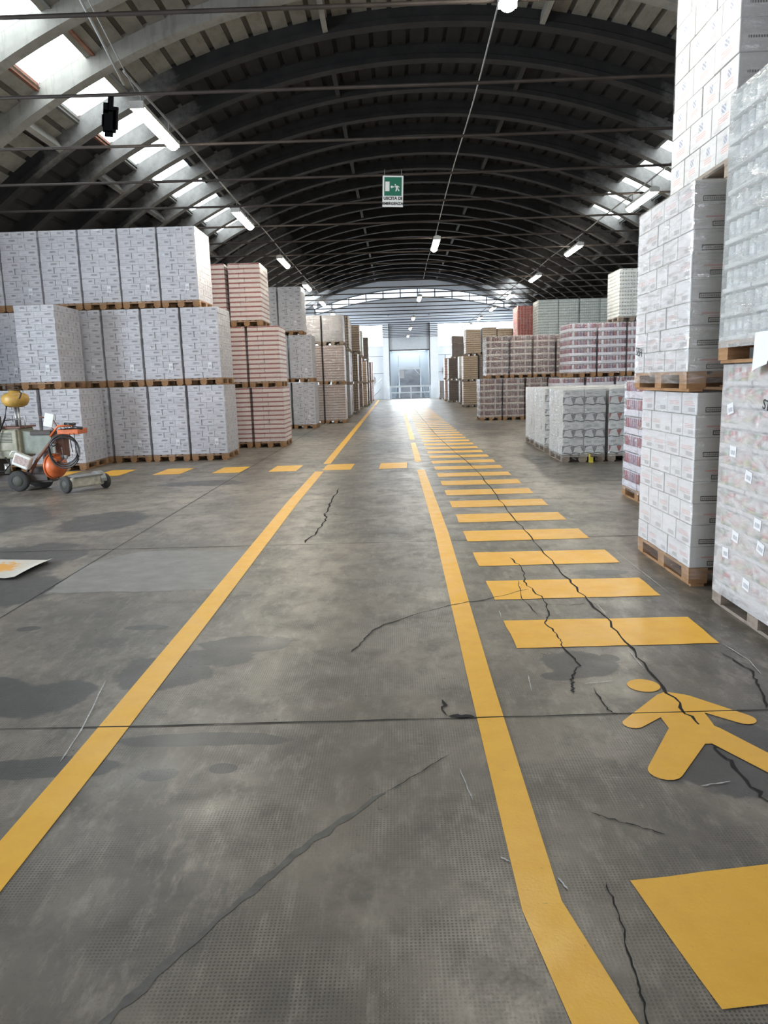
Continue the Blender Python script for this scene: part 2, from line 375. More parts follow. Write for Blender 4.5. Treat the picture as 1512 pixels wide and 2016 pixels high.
# ------------------------------------------------------------------ vault
def conc(name, ca, cb, sc=1.2, streak=True, r=.85):
    b = NB(name); c = b.coord(); f = b.rng(b.noise(c, sc, 6, .65), .32, .68)
    g = b.mix(f, ca, cb)
    if streak:
        g = b.mix(b.m('MULTIPLY', b.rng(b.noise(b.mapv(c, (5, 1.5, .4)), 1.6, 5, .7), .5, .75), .5), g, tuple(q*.45 for q in ca))
    b.col(g); b.rough(r); return b.mat
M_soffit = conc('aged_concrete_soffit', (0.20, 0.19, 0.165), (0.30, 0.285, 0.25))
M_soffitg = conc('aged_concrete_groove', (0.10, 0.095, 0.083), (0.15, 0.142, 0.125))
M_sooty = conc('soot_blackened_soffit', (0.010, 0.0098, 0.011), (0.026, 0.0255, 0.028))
M_rib = conc('aged_concrete_rib', (0.24, 0.235, 0.215), (0.34, 0.33, 0.30))
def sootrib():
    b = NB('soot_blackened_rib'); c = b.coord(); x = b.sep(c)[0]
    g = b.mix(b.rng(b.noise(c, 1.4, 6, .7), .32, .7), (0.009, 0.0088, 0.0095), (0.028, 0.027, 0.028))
    # lighter band beside the roof lights: skylight falloff painted into the rib colour
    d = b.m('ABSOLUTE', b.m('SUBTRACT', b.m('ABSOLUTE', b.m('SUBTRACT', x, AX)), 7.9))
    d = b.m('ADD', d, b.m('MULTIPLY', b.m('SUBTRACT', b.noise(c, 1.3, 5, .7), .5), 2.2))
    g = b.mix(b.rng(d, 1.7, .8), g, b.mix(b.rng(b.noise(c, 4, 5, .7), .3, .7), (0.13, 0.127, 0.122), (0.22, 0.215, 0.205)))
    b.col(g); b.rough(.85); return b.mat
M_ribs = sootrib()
RIBY = [2*k+.95 for k in range(-5, 32)]
SKY0, SKY1 = 7.25, 8.5
SKYB = [11.95+2*k for k in range(11)] + [53.95+2*k for k in range(5)]
def has_sky(yc): return any(abs(yc-s_) < .5 for s_ in SKYB)
def make_ceiling(name, ys, m0, m1):
    b = MB(); step = .46; pl = .35
    offs = []
    o = -HALF
    while o < HALF-.01:
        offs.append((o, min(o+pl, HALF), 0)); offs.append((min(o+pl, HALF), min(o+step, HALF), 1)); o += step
    for y0, y1 in ys:
        yc = (y0+y1)/2; sk = has_sky(yc)
        for a, c, g in offs:
            if c-a < 1e-4: continue
            if sk:
                skip = False
                for s_ in (-1, 1):
                    l_, h_ = sorted((s_*SKY0, s_*SKY1))
                    if a >= l_-.12 and c <= h_+.12: skip = True
                if skip: continue
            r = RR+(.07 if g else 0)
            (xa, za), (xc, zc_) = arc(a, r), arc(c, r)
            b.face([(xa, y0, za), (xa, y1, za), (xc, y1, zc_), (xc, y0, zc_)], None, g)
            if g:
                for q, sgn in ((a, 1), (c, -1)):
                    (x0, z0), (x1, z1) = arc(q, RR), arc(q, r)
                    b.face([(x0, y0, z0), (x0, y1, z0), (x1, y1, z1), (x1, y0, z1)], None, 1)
    return struct(b.build(name, [m0, m1]))
bays = [(y, y+2.0) for y in RIBY[:-1]]
bays.append((RIBY[-1], Y1+.2)); bays.insert(0, (Y0-.3, RIBY[0]))
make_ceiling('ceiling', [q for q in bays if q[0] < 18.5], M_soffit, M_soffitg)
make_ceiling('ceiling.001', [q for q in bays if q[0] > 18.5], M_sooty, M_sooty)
# weather skin above the vault so no daylight leaks in
b_ = MB(); N = 60
for i in range(N):
    o0 = -HALF-.4+2*(HALF+.4)*i/N; o1 = -HALF-.4+2*(HALF+.4)*(i+1)/N
    mid = abs((o0+o1)/2)
    if SKY0-.3 < mid < SKY1+.3: continue
    (xa, za), (xb, zb) = arc(o0, RR+.3), arc(o1, RR+.3)
    b_.face([(xa, Y0-.4, za), (xb, Y0-.4, zb), (xb, Y1+.3, zb), (xa, Y1+.3, za)])
struct(b_.build('ceiling.002', plain('roof_membrane', (.1, .1, .1), .9)))
def rib_mesh(name, m, depth=.36, w=.2):
    b = MB(); N = 56
    for i in range(N):
        o0 = -HALF+2*HALF*i/N; o1 = -HALF+2*HALF*(i+1)/N
        (a0, b0), (a1, b1) = arc(o0, RR+.08), arc(o1, RR+.08); (c0, d0), (c1, d1) = arc(o0, RR-depth), arc(o1, RR-depth)
        h = w/2; h2 = h+.05; (e0, f0), (e1, f1) = arc(o0, RR-depth+.12), arc(o1, RR-depth+.12)
        b.face([(c0, -h2, d0), (c1, -h2, d1), (c1, h2, d1), (c0, h2, d0)][::-1])
        for s_ in (-1, 1):
            b.face([(c0, s_*h2, d0), (c1, s_*h2, d1), (e1, s_*h2, f1), (e0, s_*h2, f0)])
            b.face([(e0, s_*h2, f0), (e1, s_*h2, f1), (e1, s_*h, f1), (e0, s_*h, f0)])
            b.face([(e0, s_*h, f0), (e1, s_*h, f1), (a1, s_*h, b1), (a0, s_*h, b0)])
    return b.mesh(name, m)
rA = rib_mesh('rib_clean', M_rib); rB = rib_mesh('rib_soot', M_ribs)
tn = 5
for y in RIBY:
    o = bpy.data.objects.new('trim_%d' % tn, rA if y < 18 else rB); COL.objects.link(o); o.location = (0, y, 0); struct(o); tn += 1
# longitudinal concrete struts between ribs
def strut(off, y, m, hh=.15):
    global tn
    (x, z) = arc(off, RR-.2); b = MB(); M_ = T(x, y, z) @ Ry(math.asin(off/RR))
    b.box(-.06, .06, .12, 1.88, -hh, hh, M=M_); o = b.build('trim_%d' % tn, m); struct(o); tn += 1
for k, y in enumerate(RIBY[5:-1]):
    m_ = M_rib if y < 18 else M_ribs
    if k % 2 == 0:
        for off in (-2.55, 2.55): strut(off, y, m_, .13)
        for off in (-9.1, 9.1): strut(off, y, m_)
# skylights
M_skypan = NB('translucent_roof_panel'); q = M_skypan; c = q.coord()
f = q.rng(q.noise(q.mapv(c, (.6, 8, 1)), 2, 4, .6), .3, .7)
q.put(q.bsdf.inputs['Emission Color'], q.mix(f, (.80, .92, .97), (.90, .97, 1.0))); q.bsdf.inputs['Emission Strength'].default_value = SKY_L
M_skyfar = emit('translucent_roof_panel_far', (.84, .93, 1.0), 10.0)
M_skyframe = plain('rusty_frame', (0.24, 0.10, 0.06), .8, var=.4)
M_skyframe2 = plain('grey_frame', (0.16, 0.16, 0.15), .8)
wn = 7
for yb in SKYB:
    for s_ in (-1, 1):
        (xa, za), (xb, zb) = arc(s_*SKY0, RR+.1), arc(s_*SKY1, RR+.1)
        b = MB(); fc = [(xa, yb-.88, za), (xa, yb+.88, za), (xb, yb+.88, zb), (xb, yb-.88, zb)]
        b.face(fc if s_ > 0 else fc[::-1]); w = struct(b.build('window_%d' % wn, M_skypan.mat if yb < 50 else M_skyfar)); wn += 1
        b = MB()
        for off in (SKY0, SKY1):
            (x, z) = arc(s_*off, RR); b.box(x-.04, x+.04, yb-.9, yb+.9, z-.03, z+.22)
        b.build('frame', M_skyframe if yb in (15.95, 19.95) else M_skyframe2, w)

# ------------------------------------------------------------------ tie rods
M_rod = plain('rusty_steel_rod', (0.045, 0.035, 0.03), .6, .3, var=.4, scale=3)
b = MB(); pts = []
for i in range(15):
    t = i/14; x = AX-11.45+22.9*t; pts.append((x-AX, 0, -.09*(1-(2*t-1)**2)))
b.tube(pts, .022, 8); rod_me = b.mesh('tie_rod', M_rod)
tl = {7.85: 'rusty steel tie rod nearest the camera, crossing the top of the picture', 9.85: 'rusty tie rod with torn dark plastic hanging from it, beside the first lamp', 11.85: 'rusty tie rod passing over the far end of the nearest lit lamp',
      13.85: 'rusty tie rod from which the green emergency exit sign hangs'}
ordn_rod = ['first', 'second', 'third', 'fourth', 'fifth', 'sixth', 'seventh', 'eighth', 'ninth', 'tenth', 'eleventh', 'twelfth', 'thirteenth', 'fourteenth', 'fifteenth', 'sixteenth', 'seventeenth', 'eighteenth', 'nineteenth', 'twentieth', 'twenty-first', 'twenty-second', 'twenty-third', 'twenty-fourth', 'twenty-fifth']
for k in range(29):
    y = 7.85+2*k
    o = bpy.data.objects.new('tie_rod', rod_me); COL.objects.link(o); o.location = (AX, y, 5.26)
    tag(o, tl.get(round(y, 2), 'thin steel tie rod across the vault, '+ordn_rod[k-4]+' beyond the exit sign'), 'tie rod', 'tie rods across the vault')

# ------------------------------------------------------------------ lamps
M_tube = emit('lit_tube_diffuser', (1.0, 0.94, 0.80), TUBE_L)
M_lamp = plain('grey_lamp_housing', (0.42, 0.42, 0.40), .5)
M_cable = plain('grey_conduit', (0.28, 0.28, 0.27), .5)
M_rusty = plain('rusty_clip', (.3, .12, .06), .7)
def make_lamp():
    r = empty('fluorescent_lamp')
    b = MB(); b.box(-.085, .085, -.8, .8, .0, .05); b.box(-.05, .05, -.78, .78, .05, .08); b.build('housing', M_lamp, r)
    b = MB(); N = 8
    for i in range(N):
        a0, a1 = PI+PI*i/N, PI+PI*(i+1)/N
        p = lambda a, y: (.08*math.cos(a), y, .085*math.sin(a)*.9)
        b.face([p(a0, -.77), p(a1, -.77), p(a1, .77), p(a0, .77)], None, 0, True)
    for y in (-.77, .77): b.face([(.08*math.cos(PI+PI*i/N), y, .0765*math.sin(PI+PI*i/N)) for i in range(N+1)])
    b.build('diffuser', M_tube, r)
    for y in (-.785, .785):
        b = MB(); b.box(-.09, .09, y-.02, y+.02, -.03, .06); b.build('end_cap', M_lamp, r)
    for y in (-.6, .6):
        b = MB(); b.tube([(0, y, .08), (0, y, .26)], .006, 6); b.build('hanger', M_cable, r)
    return r
lamp0 = make_lamp(); first = [True]
def lamp(x, y, label, row):
    o = lamp0 if first[0] else copy_tree(lamp0); first[0] = False
    o.location = (x, y, 5.10); tag(o, label, 'lamp', row)
ordn = ['nearest', 'second', 'third', 'fourth', 'fifth', 'sixth', 'seventh', 'eighth', 'ninth', 'tenth']
for k in range(8): lamp(-3.16, 10.8+5.85*k, f'lit fluorescent lamp, {ordn[k]} from the camera in the row above the left stacks', 'lamps above the left stacks')
for k, y in enumerate((7.0, 20.4, 33.4, 44.0, 52.5, 61.5)): lamp(1.16, y, f'lit fluorescent lamp, {ordn[k]} from the camera in the row over the aisle', 'lamps over the aisle')
for k in range(7): lamp(5.14, 16.1+5.85*k, f'lit fluorescent lamp, {ordn[k]} visible in the row above the right stacks', 'lamps above the right stacks')
for x, y0, lab in ((-3.16, 9.6, 'grey cable conduit running along the left lamp row'), (5.14, 6, 'grey cable conduit running along the right lamp row'), (1.16, 4, 'thin cable running along the lamp row over the aisle')):
    b = MB(); P = []; y = y0
    while y < 62:
        P.append((x+.015*math.sin(y*.7), y, 5.36+.012*math.sin(y*1.07))); y += 1.0
    b.tube(P, .016 if x != 1.16 else .010, 6)
    if x < 0: b.tube([(-5.6, 3.0, 8.6), (-5.2, 8.0, 8.6)], .016, 6); b.tube([(x, 9.6, 5.2), (x-.12, 9.2, 5.6), (x-.5, 8.6, 6.6), (x-1.8, 8.2, 8.0), (-5.2, 8.0, 8.6)], .016, 6)
    if x < 0: b.tube([(x+.05, 9.9, 5.2), (x-.05, 9.3, 5.6), (x-.42, 8.7, 6.6), (x-1.7, 8.2, 8.1), (-5.15, 8.0, 8.65)], .008, 6)
    tag(b.build('cable_conduit', M_cable), lab, 'cable')
# torn black plastic hanging from the second tie rod
b = MB()
for x0, x1, z0, z1 in ((-.085, .075, -.42, -.16), (-.03, .035, -.18, .02), (-.085, -.02, -.2, -.08), (.04, .10, -.38, -.12), (-.06, .04, -.47, -.4), (-.10, -.07, -.36, -.22)):
    b.box(x0, x1, -.012, .012, z0, z1, M=Ry(.12))
tag(b.build('torn_plastic', plain('black_plastic', (.004, .004, .004), 1.0, spec=.05), loc=(-3.42, 9.85, 5.17)), 'torn black plastic scrap hanging from tie rod left of the nearest lamp', 'plastic scrap')

# ------------------------------------------------------------------ exit sign
def text_mesh(txt, size, mat_, name, parent, M_, align='CENTER', ext=.002, bold=.0):
    cu = bpy.data.curves.new(name, 'FONT'); cu.body = txt; cu.size = size; cu.align_x = align; cu.extrude = ext; cu.offset = bold
    t = bpy.data.objects.new(name, cu); COL.objects.link(t)
    dg = bpy.context.evaluated_depsgraph_get(); me = bpy.data.meshes.new_from_object(t.evaluated_get(dg))
    bpy.data.objects.remove(t); me.materials.clear(); me.materials.append(mat_); me.transform(M_)
    return link(name, me, parent)
M_white = plain('white_sign_plate', (0.75, 0.76, 0.74), .4); M_green = plain('sign_green', (0.004, 0.13, 0.075), .4); M_black = plain('black_lettering', (0.02, 0.02, 0.02), .5)
sg = empty('exit_sign', (.05, 13.82, 4.9)); sg.rotation_euler = (0, math.radians(2.4), 0)
tag(sg, 'green and white emergency exit sign hanging over the aisle', 'sign')
b = MB(); b.box(-.182, .182, 0, .012, -.27, .25); b.build('plate', M_white, sg)
b = MB(); b.box(-.152, .152, -.003, -.0005, -.085, .225); b.build('green_panel', M_green, sg)
b = MB(); b.box(-.135, -.06, -.006, -.0035, -.01, .15); b.build('door_symbol', M_white, sg)
b = MB(); b.face([(-.045, -.006, .062), (-.02, -.006, .037), (.008, -.006, .062), (-.02, -.006, .087)]); b.face([(.0, -.006, .054), (.025, -.006, .054), (.025, -.006, .07), (.0, -.006, .07)]); b.build('arrow_symbol', M_white, sg)
b = MB(); yy = -.006
def poly(P_): b.face([(x, yy, z) for x, z in P_])
b.face([(.042+.012*math.cos(a*PI/5), yy, .098+.012*math.sin(a*PI/5)) for a in range(10)])
poly([(.035, .07), (.06, .085), (.1, .08), (.085, .045), (.055, .04)]); poly([(.03, .078), (.06, .085), (.058, .07), (.034, .062)])
poly([(.055, .04), (.085, .045), (.07, .0), (.055, -.012), (.045, -.005)]); poly([(.07, .045), (.088, .05), (.118, .0), (.10, -.01)]); poly([(.09, .08), (.118, .06), (.112, .05), (.088, .064)])
b.build('running_man_symbol', M_white, sg)
RT = Rx(PI/2)
text_mesh('USCITA DI', .070, M_black, 'lettering', sg, T(0, -.003, -.15) @ RT, bold=.0022)
text_mesh('EMERGENZA', .064, M_black, 'lettering', sg, T(0, -.003, -.235) @ RT, bold=.0022)
for x in (-.15, .15):
    b = MB(); b.tube([(x, .006, .25), (x, .02, .36)], .004, 6); b.build('wire', M_cable, sg)

# ------------------------------------------------------------------ yellow floor paint
def paint():
    b = NB('yellow_floor_paint'); c = b.coord('Generated'); g = b.n.new('ShaderNodeNewGeometry').outputs['Position']
    f = b.rng(b.noise(g, 7, 6, .7), .35, .75); col_ = b.mix(f, (0.92, 0.51, 0.048), (0.84, 0.43, 0.04))
    sp = b.m('MULTIPLY', b.rng(b.noise(g, 38, 5, .75), .66, .72), .8)
    b.col(b.mix(sp, col_, (0.16, 0.13, 0.08)))
    b.rough(b.rng(b.noise(g, 5, 4, .6), .3, .7, .30, .5)); b.bump(b.noise(g, 90, 3, .6), .25, .002)
    return b.mat
M_y = paint(); ZP = .0030
def edge(pts, j=.004):
    out = []
    for a, c in zip(pts, pts[1:]+pts[:1]):
        L_ = math.dist(a, c); sub = max(1, int(L_/.12)) if L_ < 8 else 40
        for k in range(sub):
            t = k/sub; jj = j if k else 0
            out.append((a[0]*(1-t)+c[0]*t+random.uniform(-jj, jj), a[1]*(1-t)+c[1]*t+random.uniform(-jj, jj)))
    return out
def painted(name, pts, label, cat, group=None, j=.004): return tag(flat(edge(pts, j), ZP, name, M_y), label, cat, group)
def paintedpoly(name, pieces, label, cat, group=None):
    b = MB()
    for p in pieces: b.face([(x, y, ZP) for x, y in p])
    return tag(b.build(name, M_y), label, cat, group)
paintedpoly('yellow_floor_line', [[(-1.50, .9), (-1.35, .9), (-1.33, 3.1), (-1.48, 3.0)], [(-1.48, 3.0), (-1.33, 3.1), (-1.34, 5.3), (-1.49, 5.3)], [(-1.49, 5.3), (-1.34, 5.3), (-1.37, 10), (-1.53, 10)], [(-1.53, 10), (-1.37, 10), (-1.35, 13.5), (-1.51, 13.5)]],
    'long yellow floor line on the left of the aisle, near stretch', 'floor line', 'yellow aisle lines')
paintedpoly('yellow_floor_line', [[(-1.48, 14.75), (-1.33, 14.75), (-1.30, 40), (-1.46, 40)], [(-1.46, 40), (-1.30, 40), (-1.30, 62), (-1.46, 62)]], 'yellow floor line on the left of the aisle, far stretch beyond the crossing', 'floor line', 'yellow aisle lines')
paintedpoly('yellow_floor_line', [[(.43, 1.45), (.61, 1.45), (.48, 2.07), (.35, 2.03)], [(.35, 2.03), (.48, 2.07), (.485, 3.7), (.355, 3.7)], [(.355, 3.7), (.485, 3.7), (.53, 7.7), (.385, 7.7)], [(.385, 7.7), (.53, 7.7), (.50, 13.35), (.36, 13.35)]],
    'yellow floor line beside the zebra stripes, near stretch with a bend at the bottom', 'floor line', 'yellow aisle lines')
paintedpoly('yellow_floor_line', [[(.36, 14.7), (.49, 14.7), (.49, 19.2), (.37, 19.2)]], 'short piece of yellow floor line beside the zebra stripes beyond the crossing', 'floor line', 'yellow aisle lines')
paintedpoly('yellow_floor_line', [[(.37, 20.2), (.50, 20.2), (.49, 62), (.34, 62)]], 'yellow floor line beside the zebra stripes, far stretch up to the dock', 'floor line', 'yellow aisle lines')
painted('zebra_stripe', [(.80, 1.66), (1.97, 1.82), (1.95, 2.34), (.72, 2.16)], 'large yellow zebra stripe cut by the bottom right corner, before the pictogram', 'floor stripe', 'yellow zebra stripes', .003)
def ordinal(n):
    o1 = ['', 'first', 'second', 'third', 'fourth', 'fifth', 'sixth', 'seventh', 'eighth', 'ninth', 'tenth', 'eleventh', 'twelfth', 'thirteenth', 'fourteenth', 'fifteenth', 'sixteenth', 'seventeenth', 'eighteenth', 'nineteenth']
    if n < 20: return o1[n]
    t = {2: 'twent', 3: 'thirt', 4: 'fort', 5: 'fift'}[n//10]
    return t+'ieth' if n % 10 == 0 else t+'y-'+o1[n % 10]
for k in range(57):
    y = 4.27+1.0*k; a = random.uniform(-.01, .01)
    if k < 6: lab = f'yellow zebra stripe, {["first","second","third","fourth","fifth","sixth"][k]} beyond the walking pictogram'
    elif k < 40: lab = f'yellow zebra stripe, {ordinal(k+1)} beyond the walking figure'
    else: lab = f'tiny far yellow zebra stripe, {ordinal(k+1)} beyond the walking figure'
    painted('zebra_stripe', [(.69+a, y), (1.91+a, y+.01), (1.92, y+.51), (.69, y+.52)], lab, 'floor stripe', 'yellow zebra stripes' if k < 6 else ('distant yellow zebra stripes' if k < 40 else 'farthest yellow zebra stripes'))
cn = ['hidden behind the machine carriage', 'left of the machine carriage wheels', 'just right of the machine carriage', 'in front of the second left stack', 'in front of the right white stack', 'before the joint at the stack corner', 'touching the left aisle line', 'in the middle of the aisle, half white with glare']
for (x, w_), l_ in zip(((-7.9, .5), (-6.8, .5), (-5.72, .52), (-4.58, .54), (-3.46, .54), (-2.40, .54), (-1.40, .56), (-.34, .54)), cn):
    painted('cross_stripe', [(x, 13.65), (x+w_-.02, 13.66), (x+w_, 14.63), (x+.02, 14.62)], 'yellow cross-walk block '+l_, 'floor stripe', 'yellow blocks of the cross walk')
# walking figure
b = MB()
def disk(cx, cy, rx, ry, n=24): b.face([(cx+rx*math.cos(2*PI*k/n), cy+ry*math.sin(2*PI*k/n), ZP) for k in range(n)])
def bar(p, q_, w0, w1):
    p, q_ = Vector(p), Vector(q_); t = (q_-p).normalized(); n_ = Vector((-t.y, t.x)); pts = []
    for k in range(9):
        a = PI/2+PI*k/8; v = p + t*math.cos(a)*w0 + n_*math.sin(a)*w0; pts.append(v)
    for k in range(9):
        a = -PI/2+PI*k/8; v = q_ + t*math.cos(a)*w1 + n_*math.sin(a)*w1; pts.append(v)
    b.face([(v.x, v.y, ZP+ .00012*len(b.f)) for v in pts])
disk(1.265, 3.685, .083, .082)
b.face([(x, y, ZP) for x, y in ((1.29, 3.565), (1.345, 3.60), (1.40, 3.58), (1.46, 3.54), (1.44, 3.25), (1.42, 3.05), (1.22, 3.05), (1.225, 3.36))])
bar((1.335, 3.50), (1.075, 3.255), .075, .048); bar((1.40, 3.50), (1.60, 3.28), .07, .055)
bar((1.30, 3.16), (1.07, 2.825), .088, .068); bar((1.385, 3.16), (1.60, 2.70), .075, .065)
tag(b.build('walking_figure', M_y), 'yellow painted walking figure on the floor between zebra stripes', 'floor pictogram')

# paper sheet with yellow paint
b = MB(); P = [(-3.32, 6.86), (-3.95, 6.95), (-4.25, 6.25), (-3.36, 6.2)]; N = 10; G_ = []
for i in range(N+1):
    row = []
    for j in range(N+1):
        u, v = i/N, j/N; x = (P[1][0]*(1-u)+P[0][0]*u)*(1-v)+(P[2][0]*(1-u)+P[3][0]*u)*v; y = (P[1][1]*(1-u)+P[0][1]*u)*(1-v)+(P[2][1]*(1-u)+P[3][1]*u)*v
        row.append((x, y, .012+.012*math.sin(7*u+3*v)*v+(.02*(u > .9))))
    G_.append(row)
for i in range(N):
    for j in range(N): b.face([G_[i][j], G_[i][j+1], G_[i+1][j+1], G_[i+1][j]], [(i/N, j/N), (i/N, (j+1)/N), ((i+1)/N, (j+1)/N), ((i+1)/N, j/N)], 0, True)
pp = NB('paint_spattered_paper'); u, v = pp.uv(); c = pp.coord()
du = pp.m('SUBTRACT', u, .45); dv = pp.m('SUBTRACT', v, .5); d = pp.m('SQRT', pp.m('MULTIPLY_ADD', du, du, pp.m('MULTIPLY', dv, dv)))
d = pp.m('ADD', d, pp.m('MULTIPLY', pp.m('SUBTRACT', pp.noise(c, 14, 6, .8), .5), 1.1))
pp.col(pp.mix(pp.rng(d, .34, .26), (0.52, 0.49, 0.43), (0.62, 0.30, 0.05))); pp.rough(.8)
tag(b.build('paper_sheet', pp.mat), 'crumpled beige paper sheet spattered with yellow paint, left edge of the floor', 'paper')

# ================================================================== PALLET LOADS
M_wood = NB('pallet_wood'); q = M_wood; c = q.coord()
f = q.rng(q.noise(q.mapv(c, (2, 2, 14)), 2.5, 5, .65), .3, .7)
M_wood.col(q.mix(f, (0.22, 0.11, 0.05), (0.40, 0.23, 0.11))); M_wood.rough(.8); M_wood = M_wood.mat
M_wood2 = NB('weathered_pallet_wood'); q = M_wood2; c = q.coord()
f = q.rng(q.noise(q.mapv(c, (3, 3, 14)), 2.5, 5, .65), .3, .7)
M_wood2.col(q.mix(f, (0.17, 0.135, 0.11), (0.33, 0.27, 0.215))); M_wood2.rough(.85); M_wood2 = M_wood2.mat
PX = (-.4, -.0725, .255)
def block_spans():
    out = []
    for x0, x1 in ((-.4, -.255), (-.0725, .0725), (.255, .4)):
        for y0, y1 in ((-.6, -.455), (-.0725, .0725), (.455, .6)): out.append((x0, x1, y0, y1))
    return out
def board_list():
    B = [('runner', x0+.02, x0+.12, -.6, .6, 0, .022) for x0 in (-.4, -.0725, .255)]
    B += [('stringer_board', -.4, .4, y0, y0+.145, .1, .122) for y0 in (-.6, -.0725, .455)]
    B += [('deck_board', x0, x0+w, -.6, .6, .122, .144) for x0, w in ((-.4, .145), (-.21, .1), (-.0725, .145), (.11, .1), (.255, .145))]
    return B
# bottom runners follow the short side here so that the fork openings show in both faces
b = MB()
for x0, x1, y0, y1 in block_spans(): b.box(x0+.002, x1-.002, y0+.002, y1-.002, .022, .1)
for _, x0, x1, y0, y1, z0, z1 in board_list(): b.box(x0, x1, y0, y1, z0, z1)
PAL = {m_.name: b.mesh('pallet', m_) for m_ in (M_wood, M_wood2)}
def near_pallet(parent, m_):
    p = empty('pallet'); p.parent = parent
    b_ = MB()
    for i, (x0, x1, y0, y1) in enumerate(block_spans()):
        b_ = MB(); b_.box(x0+.002, x1-.002, y0+.002, y1-.002, .022, .1); b_.build('block', m_, p)
    for nm, x0, x1, y0, y1, z0, z1 in board_list():
        b_ = MB(); b_.box(x0, x1, y0, y1, z0, z1); b_.build(nm, m_, p)
    return p

def carton_mat(name, base, base2, fn, rough=.45, coat=.0, bump=.25):
    b = NB(name); u, v = b.uv(); c = b.coord()
    rv = b.rand()
    g = b.mix(rv, base, base2)
    g = b.mix(b.rng(b.noise(c, 6, 4, .6), .35, .75, 0, .35), g, tuple(q_*.8 for q_ in base))
    g = fn(b, u, v, g, rv)
    # dark seams where neighbouring boxes meet
    eu = b.m('MINIMUM', u, b.m('SUBTRACT', 1.0, u)); ev = b.m('MINIMUM', v, b.m('SUBTRACT', 1.0, v))
    b.col(g); b.rough(rough)
    if coat: b.bsdf.inputs['Coat Weight'].default_value = coat; b.bsdf.inputs['Coat Roughness'].default_value = .12
    if bump: b.bump(b.noise(b.mapv(c, (3, 3, 11)), 4, 4, .6), bump, .02)
    return b.mat
def lines(b, u, v, u0, u1, v0, v1, n=3, duty=.6):
    r = b.rect(u, v, u0, u1, v0, v1)
    fr = b.m('FRACT', b.m('MULTIPLY', b.m('DIVIDE', b.m('SUBTRACT', v, v0), v1-v0), n))
    return b.m('MULTIPLY', r, b.m('LESS_THAN', fr, duty))
def letters(b, u, mask, n=40, duty=.7):
    return b.m('MULTIPLY', mask, b.m('LESS_THAN', b.m('FRACT', b.m('MULTIPLY', u, n)), duty))
INK = (0.16, 0.145, 0.17); REDINK = (0.52, 0.16, 0.13)
def f_W(b, u, v, g, rv):
    g = b.mix(b.m('MULTIPLY', lines(b, u, v, .52, .84, .44, .74, 2, .75), .85), g, INK)
    return b.mix(b.m('MULTIPLY', lines(b, u, v, .12, .38, .2, .34, 1, .8), .4), g, (0.30, 0.22, 0.26))
def f_Ws(b, u, v, g, rv):
    return b.mix(b.m('MULTIPLY', lines(b, u, v, .42, .62, .34, .78, 2, .8), .75), g, (0.22, 0.21, 0.24))
def f_none(b, u, v, g, rv): return g
def f_R(b, u, v, g, rv):      # pale tray, row of red caps seen above it
    caps = b.m('MULTIPLY', b.m('GREATER_THAN', v, .70), b.m('LESS_THAN', b.m('FRACT', b.m('MULTIPLY', u, 6)), .8))
    g = b.mix(b.m('GREATER_THAN', v, .70), g, (0.16, 0.09, 0.08))
    return b.mix(caps, g, (0.30, 0.035, 0.03))
def f_N(b, u, v, g, rv):
    g = b.mix(b.m('GREATER_THAN', v, .74), g, (0.14, 0.075, 0.06))
    return b.mix(b.m('MULTIPLY', lines(b, u, v, .1, .4, .3, .5, 1, .8), .3), g, (.3, .15, .12))
def f_G(b, u, v, g, rv): return b.mix(b.m('MULTIPLY', lines(b, u, v, .3, .7, .42, .7, 2, .7), .6), g, (0.10, 0.09, 0.10))
def f_K(b, u, v, g, rv):
    a = b.m('LESS_THAN', b.m('FRACT', b.m('MULTIPLY', u, 3)), .55)
    g = b.mix(a, g, (0.13, 0.075, 0.04)); return b.mix(b.m('LESS_THAN', v, .28), g, (0.06, 0.035, 0.025))
def f_T(b, u, v, g, rv):
    g = b.mix(b.m('GREATER_THAN', v, .72), g, (0.15, 0.085, 0.05)); return b.mix(b.m('MULTIPLY', b.m('LESS_THAN', b.m('FRACT', b.m('MULTIPLY', u, 5)), .2), .35), g, (.2, .12, .08))
def f_V(b, u, v, g, rv):
    d = b.m('MULTIPLY', b.m('GREATER_THAN', v, .62), b.m('LESS_THAN', b.m('FRACT', b.m('MULTIPLY', u, 5)), .62))
    return b.mix(b.m('MULTIPLY', d, .85), g, (0.09, 0.13, 0.12))
def f_O(b, u, v, g, rv):
    g = b.mix(b.m('LESS_THAN', b.m('FRACT', b.m('MULTIPLY', u, 3)), .14), g, (.62, .40, .36))
    return b.mix(b.m('GREATER_THAN', v, .86), g, (.20, .02, .02))
def f_D(b, u, v, g, rv):
    return b.mix(b.m('LESS_THAN', v, .16), g, (0.03, .02, .02))
